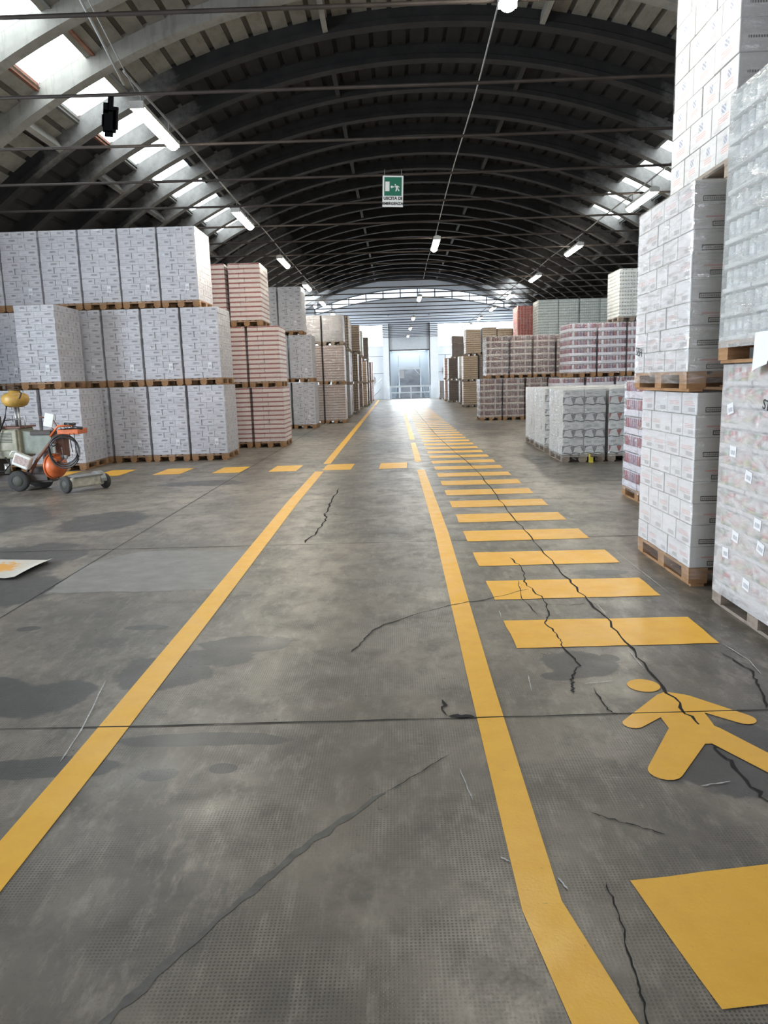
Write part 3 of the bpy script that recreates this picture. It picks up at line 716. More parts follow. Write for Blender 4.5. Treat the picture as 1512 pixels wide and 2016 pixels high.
def f_Y(redsel):
    def fn(b, u, v, g, rv):
        g = b.mix(b.m('MULTIPLY', lines(b, u, v, .1, .34, .70, .84, 2, .7), .7), g, (0.25, 0.25, 0.26))
        g = b.mix(b.m('MULTIPLY', lines(b, u, v, .48, .72, .70, .90, 3, .6), .4), g, (0.25, 0.25, 0.26))
        fu = b.m('FRACT', b.m('MULTIPLY', u, 2.0)); tri = b.m('MULTIPLY', b.m('ABSOLUTE', b.m('SUBTRACT', fu, .5)), 2.0)
        hgt = b.m('DIVIDE', b.m('SUBTRACT', v, .10), .42)
        k = b.m('GREATER_THAN', b.m('SUBTRACT', hgt, b.m('MULTIPLY', b.m('SUBTRACT', .92, tri), 2.2)), 0.0)
        zone = b.m('MULTIPLY', k, b.rect(u, v, -1, 2, .11, .50))
        cup = (0.20, 0.195, 0.20) if not redsel else (0.33, 0.07, 0.055)
        g = b.mix(zone, g, cup)
        wv = b.m('MULTIPLY', b.m('SINE', b.m('MULTIPLY', u, 12.566)), .03)
        w1 = b.m('LESS_THAN', b.m('ABSOLUTE', b.m('SUBTRACT', b.m('SUBTRACT', v, wv), .07)), .03)
        w2 = b.m('LESS_THAN', b.m('ABSOLUTE', b.m('SUBTRACT', b.m('ADD', v, wv), .53)), .018)
        return b.mix(b.m('MAXIMUM', w1, w2), g, (0.035, 0.035, 0.035))
    return fn
def boxed(b, u, v, g, u0, u1, v0, v1):
    out = b.rect(u, v, u0, u1, v0, v1); inn = b.rect(u, v, u0+.016, u1-.016, v0+.045, v1-.045)
    g = b.mix(out, g, (0.03, 0.028, 0.027)); g = b.mix(inn, g, (0.38, 0.37, 0.35))
    return b.mix(b.m('MULTIPLY', letters(b, u, b.rect(u, v, u0+.03, u1-.03, v0+.08, v1-.08), 26, .62), .75), g, (0.08, 0.07, 0.07))
def f_PA(b, u, v, g, rv):
    g = b.mix(b.m('MULTIPLY', letters(b, u, lines(b, u, v, .22, .78, .46, .56, 1, .8), 60, .8), .7), g, REDINK)
    g = b.mix(b.m('MULTIPLY', letters(b, u, lines(b, u, v, .36, .74, .36, .42, 1, .8), 60, .8), .7), g, REDINK)
    return boxed(b, u, v, g, .34, .86, .10, .32)
def f_PB(b, u, v, g, rv): return boxed(b, u, v, g, .16, .58, .12, .36)
def f_Ps(b, u, v, g, rv):
    g = b.mix(b.m('MULTIPLY', lines(b, u, v, .45, .88, .14, .34, 4, .5), .75), g, (0.13, 0.12, 0.12))
    return b.mix(b.m('MULTIPLY', b.m('MULTIPLY', lines(b, u, v, .15, .85, .42, .64, 3, .4), b.m('GREATER_THAN', rv, .5)), .55), g, REDINK)
def f_L(b, u, v, g, rv):
    c_ = b.rect(u, v, .40, .60, .52, .78)
    g = b.mix(b.m('MULTIPLY', b.m('MULTIPLY', c_, b.m('LESS_THAN', b.m('FRACT', b.m('MULTIPLY_ADD', u, 9.0, b.m('MULTIPLY', v, 7.0))), .7)), .8), g, (0.22, 0.25, 0.36))
    g = b.mix(b.m('MULTIPLY', letters(b, u, lines(b, u, v, .28, .74, .26, .48, 3, .45), 26, .75), .8), g, (0.62, 0.22, 0.18))
    return b.mix(b.m('MULTIPLY', lines(b, u, v, .1, .4, .06, .14, 2, .5), .5), g, (.3, .3, .33))
def f_Lf(b, u, v, g, rv):
    return b.mix(b.m('MULTIPLY', letters(b, u, lines(b, u, v, .15, .7, .40, .50, 1, .8), 22, .7), .8), g, (0.05, 0.045, 0.045))
WH = (0.60, 0.595, 0.64); WH2 = (0.52, 0.515, 0.56)
MAT = {
 'W': [carton_mat('white_carton_print', WH, WH2, f_W), carton_mat('white_carton_end', WH, WH2, f_Ws), plain('white_carton_top', (0.62, 0.62, 0.62), .6)],
 'Y': [carton_mat('display_box_grey_cups', (0.66, 0.66, 0.64), (0.60, 0.60, 0.58), f_Y(False)), carton_mat('display_box_side', (0.62, 0.62, 0.61), (.56, .56, .55), f_none), plain('display_box_top', (.6, .6, .6), .5)],
 'YR': [carton_mat('display_box_red_cups', (0.66, 0.66, 0.64), (0.60, 0.60, 0.58), f_Y(True)), None, None],
 'PA': [carton_mat('big_carton_shaded_front_a', (.53, .53, .52), (.50, .50, .49), f_PA, .5, bump=.1), carton_mat('big_carton_side', (.64, .635, .65), (.60, .595, .61), f_Ps, .5, bump=.12), plain('big_carton_top', (.6, .6, .6), .6)],  # same cardboard, front colour lowered: shade on that face painted in
 'PB': [carton_mat('big_carton_shaded_front_b', (.53, .53, .52), (.50, .50, .49), f_PB, .5, bump=.1), None, None],  # front shade painted into the colour here too
 'L': [carton_mat('white_case_front', (.42, .415, .41), (.40, .395, .39), f_Lf, .4, bump=.1), carton_mat('white_case_side', (.62, .62, .62), (.59, .59, .59), f_L, .5, bump=.1), plain('white_case_top', (.6, .6, .6), .6)],
}
MAT['YR'][1:] = MAT['Y'][1:]; MAT['PB'][1:] = MAT['PA'][1:]
def tri(k, base, base2, fn, **kw):
    m_ = carton_mat('pack_'+k, base, base2, fn, **kw); MAT[k] = [m_, m_, plain('pack_top_'+k, tuple(q_*.8 for q_ in base), .6)]
tri('red_cap_tray', (0.70, 0.60, 0.56), (0.64, 0.53, 0.50), f_R)
tri('flat_tray', (0.50, 0.38, 0.34), (0.44, 0.33, 0.29), f_N)
tri('grey_box', (0.33, 0.31, 0.31), (0.28, 0.265, 0.265), f_G)
tri('gold_can', (0.47, 0.36, 0.22), (0.40, 0.30, 0.18), f_K)
tri('tan_tray', (0.52, 0.41, 0.29), (0.46, 0.35, 0.24), f_T)
tri('jar_tray', (0.52, 0.58, 0.56), (0.47, 0.53, 0.51), f_V)
tri('white_jar_tray', (0.68, 0.70, 0.68), (0.62, 0.65, 0.63), f_V)
tri('red_can', (0.50, 0.075, 0.05), (0.42, 0.06, 0.04), f_O)
tri('brown_box', (0.145, 0.105, 0.09), (0.12, 0.085, 0.075), f_D)
tri('purple_can', (0.21, 0.06, 0.07), (0.16, 0.05, 0.06), f_K)

def can_mat(name, cols, lid=(0.55, 0.55, 0.55), seg=.37):
    b = NB(name); u, v = b.uv()
    n = b.n.new('ShaderNodeValToRGB'); n.color_ramp.interpolation = 'CONSTANT'
    el = n.color_ramp.elements
    while len(el) < len(cols): el.new(.5)
    for i, c_ in enumerate(cols): el[i].position = i/len(cols); el[i].color = (*c_, 1)
    b.l.new(b.m('FRACT', b.m('MULTIPLY_ADD', u, 1.0, b.m('MULTIPLY', b.m('FLOOR', b.m('MULTIPLY', v, 2.999)), seg))), n.inputs[0])
    g = b.mix(b.m('GREATER_THAN', b.m('ABSOLUTE', b.m('SUBTRACT', v, .5)), .43), n.outputs[0], lid)
    b.col(g); b.rough(.3); return b.mat
M_canP = can_mat('dark_red_cans', [(0.15, .055, .055), (0.20, .08, .075), (0.12, .06, .06), (0.36, .25, .23)], (.42, .36, .35), 0.0)
M_canE = can_mat('violet_red_cans', [(0.26, .05, .07), (0.20, .10, .18), (0.30, .18, .24), (0.55, .50, .58)], (.60, .56, .62), 0.0)
M_canQ = can_mat('green_red_cans', [(0.55, .08, .07), (0.70, .68, .62), (0.20, .34, .16), (0.62, .60, .25), (0.66, .60, .58), (.6, .2, .16)], (.66, .66, .66))
M_jarQ = can_mat('pale_jars', [(0.68, .70, .69), (0.62, .64, .63), (0.74, .75, .74), (0.52, .55, .55)], (.72, .73, .72))
M_trayT = plain('tan_tray_card', (0.50, 0.37, 0.31), .5); M_trayW = plain('white_tray_card', (0.66, 0.64, 0.72), .5); M_trayC = plain('clear_tray_card', (0.66, 0.66, 0.66), .4)

def film_mat(name, dens, gloss, col=(0.85, 0.87, 0.90), rough=.12, sc=(1, 1, 5), bs=.9, nsc=4.5):
    b = NB(name); nt = b.nt; c = b.coord()
    tr = b.n.new('ShaderNodeBsdfTransparent'); gl = b.n.new('ShaderNodeBsdfGlossy'); df = b.n.new('ShaderNodeBsdfDiffuse')
    gl.inputs['Roughness'].default_value = rough; gl.inputs['Color'].default_value = (.95, .97, 1, 1); df.inputs['Color'].default_value = (*col, 1)
    n1 = b.noise(b.mapv(c, sc, (.25, .12, 0)), nsc, 5, .62, .8)
    bu = b.n.new('ShaderNodeBump'); b.l.new(n1, bu.inputs['Height']); bu.inputs['Strength'].default_value = bs; bu.inputs['Distance'].default_value = .05
    b.l.new(bu.outputs[0], gl.inputs['Normal'])
    m1 = b.n.new('ShaderNodeMixShader'); m2 = b.n.new('ShaderNodeMixShader')
    b.l.new(b.rng(n1, .35, .7, dens*.6, dens*1.4), m1.inputs[0]); b.l.new(tr.outputs[0], m1.inputs[1]); b.l.new(df.outputs[0], m1.inputs[2])
    b.l.new(b.rng(n1, .45, .65, gloss*.4, gloss*1.7), m2.inputs[0]); b.l.new(m1.outputs[0], m2.inputs[1]); b.l.new(gl.outputs[0], m2.inputs[2])
    b.l.new(m2.outputs[0], b.n['Material Output'].inputs[0]); return b.mat
FILM = {
 'light': film_mat('thin_stretch_film', .04, .11),
 'strong': film_mat('wrinkled_stretch_film', .10, .22, rough=.10),
 'milky': film_mat('milky_stretch_film', .62, .10, (0.66, 0.645, 0.655), sc=(1, 1, 3)),
 'clear': film_mat('taut_clear_film', .42, .25, (0.66, 0.69, 0.70), rough=.10, sc=(1, 1, 6), nsc=2.6),
}
def film_mesh(w, d, z0, z1, kind):
    b = MB(); n = 10; seg = []
    hw, hd, r = w/2+.004, d/2+.004, .02
    pts = [(-hw+r, -hd), (hw-r, -hd), (hw, -hd+r), (hw, hd-r), (hw-r, hd), (-hw+r, hd), (-hw, hd-r), (-hw, -hd+r)]
    per = []
    for a, c_ in zip(pts, pts[1:]+pts[:1]):
        L_ = math.dist(a, c_); k = max(1, int(L_/.12))
        per += [(a[0]*(1-t/k)+c_[0]*t/k, a[1]*(1-t/k)+c_[1]*t/k) for t in range(k)]
    rnd = random.Random(11); nz = 12
    off = [[rnd.uniform(0, .002) for _ in per] for _ in range(nz+1)]
    for j in range(nz):
        for i in range(len(per)):
            i2 = (i+1) % len(per)
            q_ = []
            for (ii, jj) in ((i, j), (i2, j), (i2, j+1), (i, j+1)):
                x, y = per[ii]; s_ = 1+off[jj][ii]/max(.3, math.hypot(x, y)); pin = 0
                if jj == 0: s_ = 1.004
                q_.append((x*s_, y*s_, z0+(z1-z0)*jj/nz))
            b.face(q_, None, 0, True)
    b.face([(x*.985, y*.985, z1+.006) for x, y in per])
    return b.mesh('stretch_film', FILM[kind])

BOXC = {}
def box_mesh(w, d, h, mats, name):
    k = (round(w, 3), round(d, 3), round(h, 3), mats[0].name)
    if k not in BOXC:
        b = MB(); g = .004; bv = .004
        b.box(-w/2+g, w/2-g, -d/2+g, d/2-g, .001, h-.001, (0, 1, 2)); me = b.mesh(name, mats)
        bm = bmesh.new(); bm.from_mesh(me)
        bmesh.ops.bevel(bm, geom=list(bm.edges), offset=bv, segments=1, affect='EDGES', profile=.6); bm.to_mesh(me); bm.free()
        BOXC[k] = me
    return BOXC[k]
def tray_meshes(w, d, h, r, cm, tm, lip):
    b = MB(); g = .005
    b.box(-w/2+g, w/2-g, -d/2+g, d/2-g, 0, .006)
    for a in ((-w/2+g, w/2-g, -d/2+g, -d/2+g+.004), (-w/2+g, w/2-g, d/2-g-.004, d/2-g), (-w/2+g, -w/2+g+.004, -d/2+g, d/2-g), (w/2-g-.004, w/2-g, -d/2+g, d/2-g)): b.box(*a, 0, lip)
    tme = b.mesh('tray', tm)
    b = MB(); nx = max(2, int((w-.014)/(2*r))); ny = max(2, int((d-.014)/(2*r))); rnd = random.Random(3)
    sx = (w-.02)/nx; sy = (d-.02)/ny
    for i in range(nx):
        for j in range(ny):
            if 0 < i < nx-1 and 0 < j < ny-1: continue
            x = -w/2+.01+sx*(i+.5); y = -d/2+.01+sy*(j+.5); hh = h-.012; rr = min(sx, sy)/2-.001
            b.rings([(rr*.9, .007), (rr, .012), (rr, hh-.01), (rr*.92, hh)], 10, T(x, y, 0), 0, uvx=rnd.random())
    return tme, b.mesh('cans', cm)
# kind: (unit name, layer height, layers, A grid, B grid, mats A, mats B, film, part name)
K = {
 'W': ('white_carton_pallet', .1235, 12, (2, 4), (3, 3), 'W', 'W', 'light'),
 'W2': ('white_carton_pallet', .1235, 12, (2, 4), (3, 3), 'W', 'W', 'strong'),
 'R': ('red_cap_pallet', .1147, 12, (2, 3), (1, 4), 'red_cap_tray', 'red_cap_tray', 'light'),
 'N': ('flat_tray_pallet', .0971, 14, (2, 3), (1, 4), 'flat_tray', 'flat_tray', 'strong'),
 'G': ('grey_box_pallet', .14, 7, (2, 3), (3, 3), 'grey_box', 'grey_box', 'strong'),
 'Gt': ('grey_box_pallet', .145, 9, (2, 3), (3, 3), 'grey_box', 'grey_box', 'light'),
 'Kg': ('gold_can_pallet', .122, 11, (3, 4), (3, 4), 'gold_can', 'gold_can', 'light'),
 'Tn': ('tan_tray_pallet', .115, 11, (2, 3), (3, 4), 'tan_tray', 'tan_tray', 'light'),
 'V': ('jar_pallet', .107, 13, (2, 3), (2, 3), 'jar_tray', 'jar_tray', 'strong'),
 'Vw': ('jar_pallet', .101, 13, (2, 3), (2, 3), 'white_jar_tray', 'white_jar_tray', 'strong'),
 'O': ('red_can_pallet', .115, 12, (2, 3), (2, 3), 'red_can', 'red_can', 'light'),
 'B': ('brown_box_pallet', .12, 11, (2, 3), (1, 3), 'brown_box', 'brown_box', 'light'),
 'U': ('purple_can_pallet', .12, 11, (2, 3), (2, 3), 'purple_can', 'purple_can', 'light'),
 'Y': ('display_box_pallet', .302, 4, (2, 3), (2, 3), 'Y', 'Y', 'strong'),
 'YR': ('display_box_pallet', .302, 4, (2, 3), (2, 3), 'YR', 'YR', 'strong'),
 'P': ('big_carton_pallet', .165, 8, (2, 5), (2, 4), 'PA', 'PB', 'light'),
 'P2': ('big_carton_pallet', .165, 8, (2, 5), (2, 4), 'PA', 'PB', 'strong'),
 'L': ('white_case_pallet', .215, 7, (2, 4), (2, 3), 'L', 'L', 'light'),
}
C_ = {  # can-tray kinds: unit, layer h, layers, nx, ny, radius, can mat, tray mat, lip, film
 'D': ('dark_can_pallet', .236, 6, 1, 2, .040, M_canP, M_trayT, .045, 'strong'),
 'E': ('violet_can_pallet', .232, 6, 1, 2, .040, M_canE, M_trayW, .085, 'strong'),
 'Q1': ('green_can_pallet', .1375, 11, 2, 3, .042, M_canQ, M_trayC, .03, 'milky'),
 'Q2': ('clear_jar_pallet', .152, 10, 2, 3, .046, M_jarQ, M_trayC, .03, 'clear'),
}
PROTO = {}
NEAR = {'P', 'P2', 'L', 'Q1', 'Q2'}
M_slip = plain('white_label_sheet', (.76, .77, .80), .5)
M_barc = NB('barcode_print'); u_, v_ = M_barc.uv(); M_barc.col(M_barc.mix(M_barc.m('MULTIPLY', M_barc.rect(u_, v_, .15, .85, .2, .6), M_barc.m('LESS_THAN', M_barc.m('FRACT', M_barc.m('MULTIPLY', u_, 9)), .5)), (.72, .73, .76), (.2, .2, .25))); M_barc.rough(.5); M_barc = M_barc.mat
def proto(kind):
    if kind in PROTO: return PROTO[kind]
    rnd = random.Random(hash(kind) % 1000 if False else sum(map(ord, kind)))
    if kind in K:
        nm, h, n, A, B, ma, mb_, film = K[kind]
        root = empty(nm)
        wood = M_wood if kind in ('W', 'W2', 'R', 'D', 'E', 'P', 'P2', 'N') else M_wood2
        if kind in NEAR: near_pallet(root, wood)
        else: link('pallet', PAL[wood.name], root)
        for l in range(n):
            nx, ny = A if l % 2 == 0 else B; mm = MAT[ma if l % 2 == 0 else mb_]
            if kind == 'R' and (nx, ny) == (1, 4): pass
            w, d = .8/nx, 1.2/ny; me = box_mesh(w, d, h, mm, 'carton')
            if (nx, ny) == (1, 4):          # offset courses: half, full, half
                for ys in range(ny):
                    y = -.6+d*(ys+.5)
                    for x0, ww in ((-.4, .267), (-.133, .533)):
                        link('tray', box_mesh(ww, d, h, mm, 'tray'), root, (x0+ww/2, y, .144+h*l))
                continue
            for i in range(nx):
                for j in range(ny):
                    if 0 < i < nx-1 and 0 < j < ny-1: continue
                    dx = rnd.uniform(-.004, .004); dy = rnd.uniform(-.004, .004)
                    link('carton', me, root, (-.4+w*(i+.5)+dx, -.6+d*(j+.5)+dy, .144+h*l), rnd.uniform(-.006, .006))
        top = .144+h*n
    else:
        nm, h, n, nx, ny, r, cm, tm, lip, film = C_[kind]
        root = empty(nm)
        if kind in NEAR: near_pallet(root, M_wood2 if kind == 'Q1' else M_wood)
        else: link('pallet', PAL[M_wood.name], root)
        w, d = .8/nx, 1.2/ny; tme, cme = tray_meshes(w, d, h, r, cm, tm, lip)
        for l in range(n):
            for i in range(nx):
                for j in range(ny):
                    t = link('tray', tme, root, (-.4+w*(i+.5)+rnd.uniform(-.006, .006), -.6+d*(j+.5)+rnd.uniform(-.006, .006), .144+h*l))
                    link('cans', cme, t)
        top = .144+h*n
    link('stretch_film', film_mesh(.80, 1.20, .10 if kind not in ('P', 'P2') else .06, top, film), root)
    if kind in ('W', 'P', 'P2'):
        b = MB(); b.box(.13, .21, -.6215, -.6195, .34, .47); b.build('shipping_label', M_barc, root)
    root.location = (0, 0, 0)
    PROTO[kind] = root
    def reg(o):
        ch = list(o.children); KIDS[o.name] = ch
        for q_ in ch:
            if q_.children: reg(q_)
    reg(root); used[kind] = False
    return root
used = {}
TOPS = []
HT = {k_: .144+v_[1]*v_[2] for k_, v_ in list(K.items())+list(C_.items())}
MADE = []
def load(kind, x0, y0, z0, label, group, rot=None, jit=True):
    p = proto(kind)
    if used[kind]:
        o = p.copy(); COL.objects.link(o)
        def rec(src, dst):
            for ch in KIDS.get(src.name, []):
                c = ch.copy(); COL.objects.link(c); c.parent = dst; rec(ch, c)
        rec(p, o)
    else: o = p; used[kind] = True
    if z0 > .05:
        c_ = [t_ for (a, b2, t_) in TOPS if abs(a-x0) < .7 and abs(b2-y0) < 1.1 and abs(t_-z0) < .32]
        if c_: z0 = max(c_)+.009
    TOPS.append((x0, y0, z0+HT[kind]))
    rz = (rot or 0) + (random.uniform(-.006, .006) if jit else 0)
    o.location = (x0+.4, y0+.6, z0); o.rotation_euler = (0, 0, rz)
    tag(o, label, 'pallet load', group); MADE.append(o)
    return o
U = 1.627
# ---- left, row A : white cartons
posn = ['nearest the aisle', 'second from the aisle', 'third from the aisle', 'fourth from the aisle', 'fifth from the aisle', 'sixth from the aisle', 'at the left picture edge']
gA = 'shrink-wrapped white carton pallets on the left'
for i in range(6): load('W', -4.50-.845*i, 16.15, 0, f'white carton pallet load on the floor, left block, {posn[i]}', gA)
for i in range(6): load('W', -4.53-.84*i, 16.15, U, f'white carton pallet load in the middle tier, left block, {posn[i]}', gA)
for i in range(6): load('W', -4.89-.835*i, 16.15, 2*U, f'white carton pallet load in the top tier, left block, {posn[i]}', gA)
for i in range(3): load('W', -7.08-.86*i, 14.8, 0, f'white carton load on the floor behind the machine, {["its side face showing", "second from the right", "at the picture edge"][i]}', gA)
load('W', -7.42, 14.8, U, 'white carton pallet load standing forward in the middle tier above the machine', gA)
# ---- row B : trays with red caps
UB = 1.522; gB = 'pink trays with red caps on the left'
for i in range(2): load('R', -3.66-.86*i, 19.1, 0, f'pink tray pallet load with red caps, floor level, {["right column", "left column"][i]}', gB)
for i in range(2): load('R', -3.70-.86*i, 19.1, UB, f'pink tray pallet load with red caps, middle tier, {["right column", "left column"][i]}', gB)
for i in range(2): load('R', -4.09-.88*i, 19.1, 2*UB, f'pink tray pallet load with red caps, top tier, {["right column", "left column"][i]}', gB)
# ---- row C
gC = 'white carton pallets behind the red-capped trays'
for t, x in ((0, -3.64), (1, -3.68), (2, -3.98)):
    for i in range(2): load('W', x-.86*i, 26.5, t*1.627, f'white carton pallet load behind the red-capped trays, {["floor level","middle tier","top tier"][t]}, {["aisle column","outer column"][i]}', gC)
# ---- row D
gD = 'flat pinkish trays on the left'
for t in (0, 1):
    for i in range(2): load('N', -2.76-.86*i, 29.3, t*1.506, f'flat pinkish tray pallet load, {["floor level","second tier"][t]}, {["by the aisle","outer one"][i]}', gD)
for i in range(2): load('G', -2.76-.86*i, 29.3, 3.012, f'wrapped grey box load on top of the flat pinkish trays, {["by the aisle","outer one"][i]}', 'grey boxes above flat trays')
# ---- farther left columns
far = [('Gt', 33.0, -2.78, 0, 'tall grey box load on the floor behind the flat trays'), ('Gt', 33.0, -2.78, 1.47, 'grey box load in the second tier behind the flat trays'), ('Kg', 33.0, -2.76, 2.95, 'gold and brown can load in the top tier behind the grey boxes'),
 ('U', 35.6, -2.85, 0, 'dark purple load on the floor behind the gold top load'), ('U', 35.6, -2.85, 1.47, 'dark purple load in the second tier behind the gold top load'), ('U', 35.6, -2.85, 2.94, 'dark purple load in the top tier behind the gold top load'),
 ('Kg', 38.1, -2.68, 0, 'gold can load on the floor midway down the left row'), ('Kg', 38.1, -2.66, 1.49, 'gold can load in the second tier midway down the left row'), ('Tn', 38.3, -2.54, 2.98, 'tan tray load in the top tier midway down the left row'),
 ('U', 43.0, -2.68, 0, 'purple load on the floor of the left row, before the tan column'), ('U', 43.0, -2.68, 1.47, 'purple load in the second tier, before the tan column'), ('Vw', 43.0, -2.6, 2.94, 'pale load in the top tier before the tan column'),
 ('Tn', 47.0, -2.56, 0, 'tan tray load on the floor in the far left row'), ('Tn', 47.0, -2.56, 1.42, 'tan tray load in the second tier in the far left row'),
 ('B', 49.5, -2.5, 0, 'dark brown load on the floor in the far left row'), ('B', 49.5, -2.5, 1.45, 'dark brown load in the second tier in the far left row'), ('B', 49.5, -2.5, 2.9, 'dark brown load in the top tier in the far left row'),
 ('U', 54.6, -2.5, 0, 'dark red can load on the floor, last but one of the left row'), ('U', 54.6, -2.5, 1.47, 'dark red can load in the second tier, last but one of the left row'),
 ('R', 59.5, -2.5, 0, 'red and white load on the floor, last of the left row'), ('R', 59.5, -2.5, 1.40, 'red and white load in the second tier, last of the left row')]
for k_, y, x, z, lab in far: load(k_, x, y, z, lab, 'far loads along the left of the aisle')
# ---- right : nearest stacks
gP = 'big white carton pallets on the right'
load('P', 2.20, 5.5, 0, 'big white carton pallet load on the floor at right, black print tables on its front', gP, jit=False)
load('P2', 2.13, 5.52, 1.474, 'big white carton pallet load in the second tier at right, letters written on its side', gP, jit=False)
load('L', 2.38, 5.50, 2.95, 'white case pallet load with red lettering in the top tier at right', gP, jit=False)
q1 = load('Q1', 2.21, 3.90, 0, 'milky wrapped load of green and red cans at the right picture edge, floor level', 'nearest wrapped loads at the right edge', jit=False)
q2 = load('Q2', 2.17, 3.90, 1.675, 'clear wrapped load of pale jars at the right picture edge, second tier', 'nearest wrapped loads at the right edge', jit=False)
load('E', 3.03, 8.75, 0, 'wrapped violet can load half hidden behind the big white cartons', 'violet can pallets on the right')
# ---- display boxes
gY = 'low wrapped display box pallets on the right'
lr = ['nearest row', 'middle row', 'back row']
for r_, y in enumerate((13.9, 15.9, 17.45)):
    for i in range(3): load('Y' if i == 0 else 'YR', 3.10+.07*r_+.86*i, y, 0, f'low wrapped display box pallet, {lr[r_]}, {["by the aisle with grey cups","middle column with red cups","outer column with red cups"][i]}', gY, jit=False)
# ---- E rows (y 22)
gE = 'violet can pallets on the right'
for i in range(4): load('E', 4.72+.87*i, 22.0, 0, f'violet can pallet load on the floor behind the display boxes, {posn[i]}', gE)
for i in range(3): load('E', 5.06+.85*i, 22.0, 1.575, f'violet can pallet load in the second tier behind the display boxes, {posn[i]}', gE)
for i in range(2): load('Vw', 6.47+.85*i, 22.0, 3.12, f'white tray load in the top tier above the violet cans, {["left one","right one"][i]}', 'white tray loads on violet cans')
# ---- D rows (y 28)
gDD = 'dark red can pallets on the right'
for i in range(6): load('D', 3.22+.86*i, 28.4, 0, f'dark red can pallet load, floor level, {posn[i]}', gDD)
for i in range(6): load('D', 3.47+.875*i, 28.4, 1.575, f'dark red can pallet load, second tier, {posn[i]}', gDD)
for t in range(3):
    for i, x in enumerate((5.86, 6.68, 7.53, 8.35)): load('V', x, 30.9, t*1.535, f'greenish wrapped jar load, {["floor level","second tier","top tier"][t]}, {["leftmost","second from left","third from left","rightmost"][i]} of its row', 'greenish jar loads behind the dark red cans')
for t, z in enumerate((0, 1.524, 3.048)): load('O', 5.36, 33.0, z+.0, f'bright red can load behind the dark red cans, {["floor level","second tier","top tier"][t]}', 'bright red can loads')
# ---- far right
fr = [('Tn', 3.83, 42.0, 0, 'tan tray load on the floor beyond the dark red cans'), ('Tn', 3.83, 42.0, 1.42, 'tan tray load in the second tier beyond the dark red cans'), ('Tn', 3.98, 42.0, 2.84, 'tan tray load in the top tier beyond the dark red cans, leftmost'),
 ('Tn', 4.72, 42.0, 0, 'brownish load on the floor, second column beyond the dark red cans'), ('B', 4.72, 42.0, 1.42, 'dark brown load in the second tier, second column'), ('Tn', 4.88, 42.0, 2.84, 'tan tray load in the top tier, second column beyond'),
 ('Tn', 5.6, 42.0, 0, 'tan load on the floor, third column beyond'), ('Tn', 5.6, 42.0, 1.42, 'tan load in the second tier, third column beyond'), ('Tn', 5.72, 42.0, 2.84, 'tan tray load in the top tier, third column beyond'),
 ('Tn', 6.5, 42.0, 0, 'tan load on the floor, fourth column beyond'), ('Tn', 6.5, 42.0, 1.42, 'tan load in the second tier, fourth column beyond'), ('Tn', 6.56, 42.0, 2.84, 'tan tray load in the top tier, fourth column beyond'),
 ('U', 4.03, 46.4, 0, 'purple can load on the floor behind the tan column'), ('Vw', 3.98, 46.4, 1.47, 'pale load in the second tier behind the tan column'),
 ('U', 5.2, 46.4, 0, 'purple can load on the floor, second column far right'), ('U', 5.2, 46.4, 1.47, 'purple can load in the second tier far right'), ('U', 5.2, 46.4, 2.96, 'purple can load in the top tier far right, left one'), ('U', 6.1, 46.4, 2.96, 'purple can load in the top tier far right, right one'), ('U', 6.1, 46.4, 1.47, 'purple can load in the second tier far right, right one'), ('U', 6.1, 46.4, 0, 'purple can load on the floor far right, right one'),
 ('B', 3.66, 51.0, 0, 'dark brown load on the floor of the far right row'), ('B', 3.66, 51.0, 1.5, 'dark brown load in the second tier of the far right row'), ('B', 3.9, 51.0, 3.05, 'dark brown load in the top tier of the far right row'),
 ('R', 3.60, 54.0, 0, 'red and white load on the floor of the far right row'), ('R', 3.58, 54.0, 1.4, 'red and white load in the second tier of the far right row'),
 ('Gt', 3.5, 59.0, 0, 'single grey load on the floor, last of the right row')]
for k_, x, y, z, lab in fr: load(k_, x, y, z, lab, 'far loads along the right of the aisle')

# handwriting and paper on the near loads
M_pen = plain('black_marker', (.02, .02, .025), .5)
p2 = [o for o in MADE if 'letters written' in o['label']][0]
side = Rz(-PI/2) @ Rx(PI/2)
text_mesh('SEH', .10, M_pen, 'handwriting', p2, T(-.4075, .56, .30) @ side @ Rz(-.12), 'LEFT', .0008)
text_mesh('STE', .085, M_pen, 'handwriting', q1, T(-.4078, .02, 1.39) @ side @ Rz(-.2), 'LEFT', .0008)
b = MB(); N = 8; G_ = []
for i in range(N+1):
    G_.append([(-.415-.05*math.sin(j/N*PI)*.6-.05*(i/N)*(j/N), .06-.28*j/N+.02*(i/N), .17-.25*i/N*(1-.25*j/N)) for j in range(N+1)])
for i in range(N):
    for j in range(N): b.face([G_[i][j], G_[i+1][j], G_[i+1][j+1], G_[i][j+1]], None, 0, True)
b.build('paper_sheet', M_slip, q2)
rnd = random.Random(5)
for i in range(12):
    y = rnd.uniform(-.45, .5); z = .2+rnd.randint(0, 9)*.1375+.03
    b = MB(); b.box(-.045, .045, 0, .001, -.035, .035, M=T(-.4075, y, z+.04) @ Rz(-PI/2) @ Ry(rnd.uniform(-.25, .25))); b.build('barcode_label', M_barc, q1)

# yellow-black corner protector by the display boxes
b = MB(); b.box(-.03, .03, -.05, .05, 0, .10); b.box(-.03, -.02, -.05, .05, .1, .16)
tag(b.build('yellow_corner_guard', plain('guard_yellow', (.62, .50, .06), .5, var=.3), loc=(3.62, 13.82, 0)), 'small yellow plastic piece at the foot of the nearest display box pallet', 'plastic piece')

